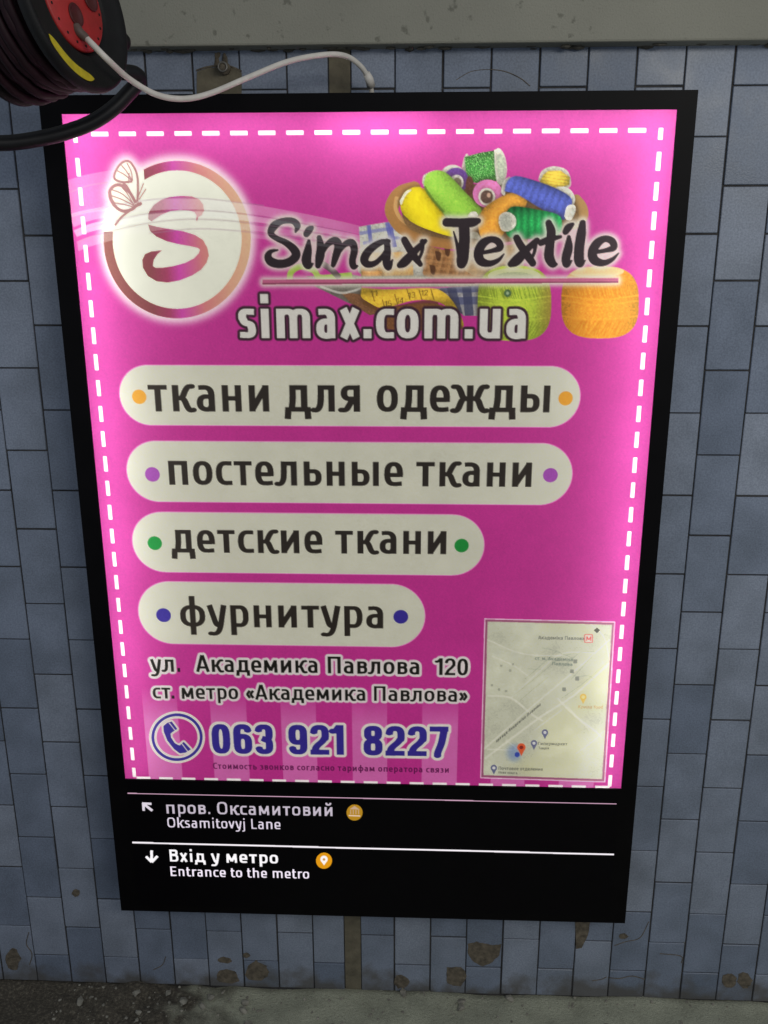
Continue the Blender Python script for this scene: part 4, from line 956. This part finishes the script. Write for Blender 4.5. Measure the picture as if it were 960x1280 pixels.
for o in [o for o in bpy.data.objects if o.name.startswith('print_edge')]: bpy.data.objects.remove(o)
cv = main

# ================================================================ CABLE REEL
black_plastic = principled('black_plastic', (0.006,0.006,0.006), 0.6, .4, 30, .15, 300, spec=.25)
red_plastic = principled('red_plastic', s2l((168,38,36)), 0.55, .12, 60)
yellow_label = principled('yellow_label', s2l((186,170,26)), 0.6, .18, 90)
maroon = principled('dark_red_cable', s2l((32,13,20)), 0.6, .3, 40, spec=.2)
steel = principled('black_tube', (0.007,0.007,0.008), 0.45, .3, 25, spec=.25)
white_pvc = principled('white_cord', s2l((204,198,188)), 0.5, .10, 50)
zinc = principled('dull_zinc', s2l((120,116,108)), 0.45, .3, 80, metallic=.6)
RY = -0.34
ctr = Vector(P(93.5,1,RY))
vdir = (Vector(CAM_C)-ctr).normalized()
right, up = Vector(CAM_R[0]), -Vector(CAM_R[1])
mi_ = (right*0.951+up*0.309); mi_ = (mi_-vdir*mi_.dot(vdir)).normalized()
nrm = (vdir*math.cos(math.radians(60))+mi_*math.sin(math.radians(60))).normalized()
ua = (up-nrm*up.dot(nrm)).normalized(); va = nrm.cross(ua)
dist = float(CAM_R[2] @ (np.array(ctr)-CAM_C))
RF = 106/F*dist
reel = empty('cable_reel', ctr, 'black cable reel with a red socket plate at the sign\'s top left corner', 'cable reel')
fr = (Vector((0,0,0)),ua,va,nrm)
def part(name, bm, mat, parent=reel, smooth_=True, label=None):
    o = link(name, mesh_of(bm, smooth=smooth_), mat, parent, label); return o
def bevel_disc(r, h0, h1, c=.004, hole=None):
    p = [(0 if hole is None else hole,h0),(r-c,h0),(r,h0+c),(r,h1-c),(r-c,h1)]
    return p+[(0 if hole is None else hole,h1)]
bm = bmesh.new(); lathe(bm,[(0,-.016),(RF-.004,-.016),(RF,-.012),(RF+.002,-.004),(RF,.004),(RF-.006,.006),(RF-.010,.001),(RF*.62,.000),(RF*.60,-.002),(RF*.58,-.009),(0,-.009)],fr,72)
flange = part('flange',bm,black_plastic); flange.data.polygons.foreach_set('use_smooth',[True]*len(flange.data.polygons))
bm = bmesh.new(); lathe(bm,[(0,-.0088),(RF*.555,-.0088),(RF*.555,-.004),(RF*.535,-.001),(0,-.001)],fr,64)
plate = part('socket_plate',bm,red_plastic,label='red socket plate')
for a,r_ in ((math.radians(180),.17),(math.radians(60),.36),(math.radians(-60),.36)):
    c = ua*math.cos(a)*RF*r_+va*math.sin(a)*RF*r_
    bm = bmesh.new(); lathe(bm,[(.0165,-.0009),(.0175,.0012),(.0155,.0022),(.0135,-.0005),(.0,-.0007)],(c,ua,va,nrm),32)
    s_ = part('socket',bm,principled('dark_red_socket',s2l((74,18,18)),.5,.1), plate)
for k in range(18):                                                        # small vent holes of the red plate
    a = k*2*math.pi/18; c = ua*math.cos(a)*RF*.49+va*math.sin(a)*RF*.49
    bm = bmesh.new(); lathe(bm,[(0,-.0004),(.0022,-.0004),(.0022,-.0015)],(c,ua,va,nrm),10); part('vent_hole',bm,black_plastic,flange)
bm = bmesh.new(); n_ = 26                                                   # sticker: an arc on the flange, lower left
def on(a,r,h): return ua*math.cos(a)*r+va*math.sin(a)*r+nrm*h
t0,t1 = STK = (math.radians(141),math.radians(197))
vs = [[bm.verts.new(on(t0+(t1-t0)*i/n_, RF*(.865+d_*(1-abs(2*i/n_-1)**6)), .0016+h_)) for d_ in (-.055,.055) for h_ in (0,)] for i in range(n_+1)]
for i in range(n_): bm.faces.new((vs[i][0],vs[i][1],vs[i+1][1],vs[i+1][0]))
ext = bmesh.ops.extrude_face_region(bm, geom=list(bm.faces)); 
for v in [g for g in ext['geom'] if isinstance(g,bmesh.types.BMVert)]: v.co += nrm*.0008
part('sticker',bm,yellow_label,flange,False,'curved yellow warning sticker')
DW = .135                                                                    # drum width
bm = bmesh.new(); lathe(bm,[(0,-.016),(RF*.5,-.016),(RF*.5,-DW),(0,-DW)],fr,40); part('drum',bm,black_plastic)
bm = bmesh.new()
for lay,(rr,cnt) in enumerate(((RF*.80,9),(RF*.885,8))):
    for j in range(cnt):
        h = -.034-(DW-.044)*(j+.5*lay)/8.6
        tilt = random.uniform(-.05,.05); ph = random.uniform(0,6)
        tube(bm,[on(a,rr+random.uniform(-.002,.002)+.0035*math.sin(a*2+ph),h+.004*math.sin(a+ph)+tilt*.05*math.cos(a)) for a in np.linspace(0,2*math.pi,56,endpoint=False)],.0072,8,closed=True)
part('wound_cable',bm,maroon,label='dark red cable wound on the drum')
bm = bmesh.new(); lathe(bm,[(0,-DW-.014),(RF*.93-.004,-DW-.014),(RF*.93,-DW-.010),(RF*.93,-DW-.003),(RF*.93-.004,-DW),(0,-DW)],fr,64); part('rear_flange',bm,black_plastic)
# rim clamp on the right, bent tube stand below
def T(x,y,wy): return Vector(P(x,y,wy))-ctr
bm = bmesh.new(); tube(bm,[T(146,52,-.20),T(154,52,-.205),T(159,52,-.205),T(162,52,-.205)],[.012,.013,.012,.007],16); part('knob',bm,black_plastic)
st = catmull([T(-60,176,-.22),T(0,179,-.19),T(40,175,-.17),T(80,166,-.15),T(115,153,-.13),T(142,135,-.115),T(160,117,-.105),T(171,105,-.10),T(174,98,-.10),T(168,92,-.11),T(152,90,-.13)],8)
bm = bmesh.new(); tube(bm,st,[.0135]*len(st),16); part('stand_tube',bm,steel)

# ---- white cord from the red plate to the top of the box
def plate_y(x,y):                                                            # depth of the socket plate behind a photo point
    d = Vector((P(x,y,0)-CAM_C)); q = ctr-nrm*.0005
    t = (q-Vector(CAM_C)).dot(nrm)/d.dot(nrm); return CAM_C[1]+t*d.y
py0, py1 = plate_y(94,33), plate_y(107,47)
pts = [(107,47,py1-.012),(117,57,py1-.02),(136,76,py1-.01),(162,99,-.29),(195,118,-.255),(228,123.5,-.22),(262,117,-.185),(310,97,-.14),(360,77,-.095),(405,68.5,-.055),(432,70,-.02),(450,82,.012),(460,97,.035),(464,112,.05),(466,130,.06)]
cp = catmull([P(x,y,wy) for x,y,wy in pts],8)
bm = bmesh.new(); tube(bm,cp,[.0049]*len(cp),12)
cord = link('power_cord', mesh_of(bm,smooth=True), white_pvc, None, 'thin white power cord sagging from the red reel plate to the top of the sign', 'cord')
cp = catmull([P(94,33,py0+.004),P(99,40,(py0+py1)/2-.008),P(108,48,py1-.0125)],5)
bm = bmesh.new(); tube(bm,cp,[.0075,.0075,.0075,.0078,.0078,.0074,.0072,.007,.0068,.0066,.0064],12)
link('strain_relief', mesh_of(bm,smooth=True), principled('grey_boot',s2l((92,74,66)),.6,.2), cord)
bm = bmesh.new(); tube(bm,[P(458,92,.03),P(461.5,99,.038),P(464,108,.047)],[.007,.0085,.0085],12); link('cord_sleeve', mesh_of(bm,smooth=True), white_pvc, cord)

# ---- ring bolt in the cement patch
bc = Vector(P(279,84,WALL_Y-.02))
bolt = empty('ring_bolt', (bc.x,WALL_Y,bc.z), 'rusty ring bolt sticking out of the cement patch above the sign', 'bolt')
o0 = Vector((bc.x,WALL_Y,bc.z))
bm = bmesh.new(); tube(bm,[(0,0.01,0),(0,-.010,0)],[.012,.012],16); tube(bm,[(0,-.010,0),(0,-.024,0)],[.0065,.0065],14); link('shank', mesh_of(bm), rust, bolt)
bm = bmesh.new(); tube(bm,[Vector((math.cos(a)*.0085,-.026,math.sin(a)*.0085)) for a in np.linspace(0,2*math.pi,24,endpoint=False)],.0020,8,closed=True); link('ring', mesh_of(bm,smooth=True), zinc, bolt)
bm = bmesh.new(); tube(bm,[(0,-.0,.010),(.001,-.004,.020),(.0,-.003,.028)],[.006,.005,.002],8); link('wall_tie', mesh_of(bm), rust, bolt)
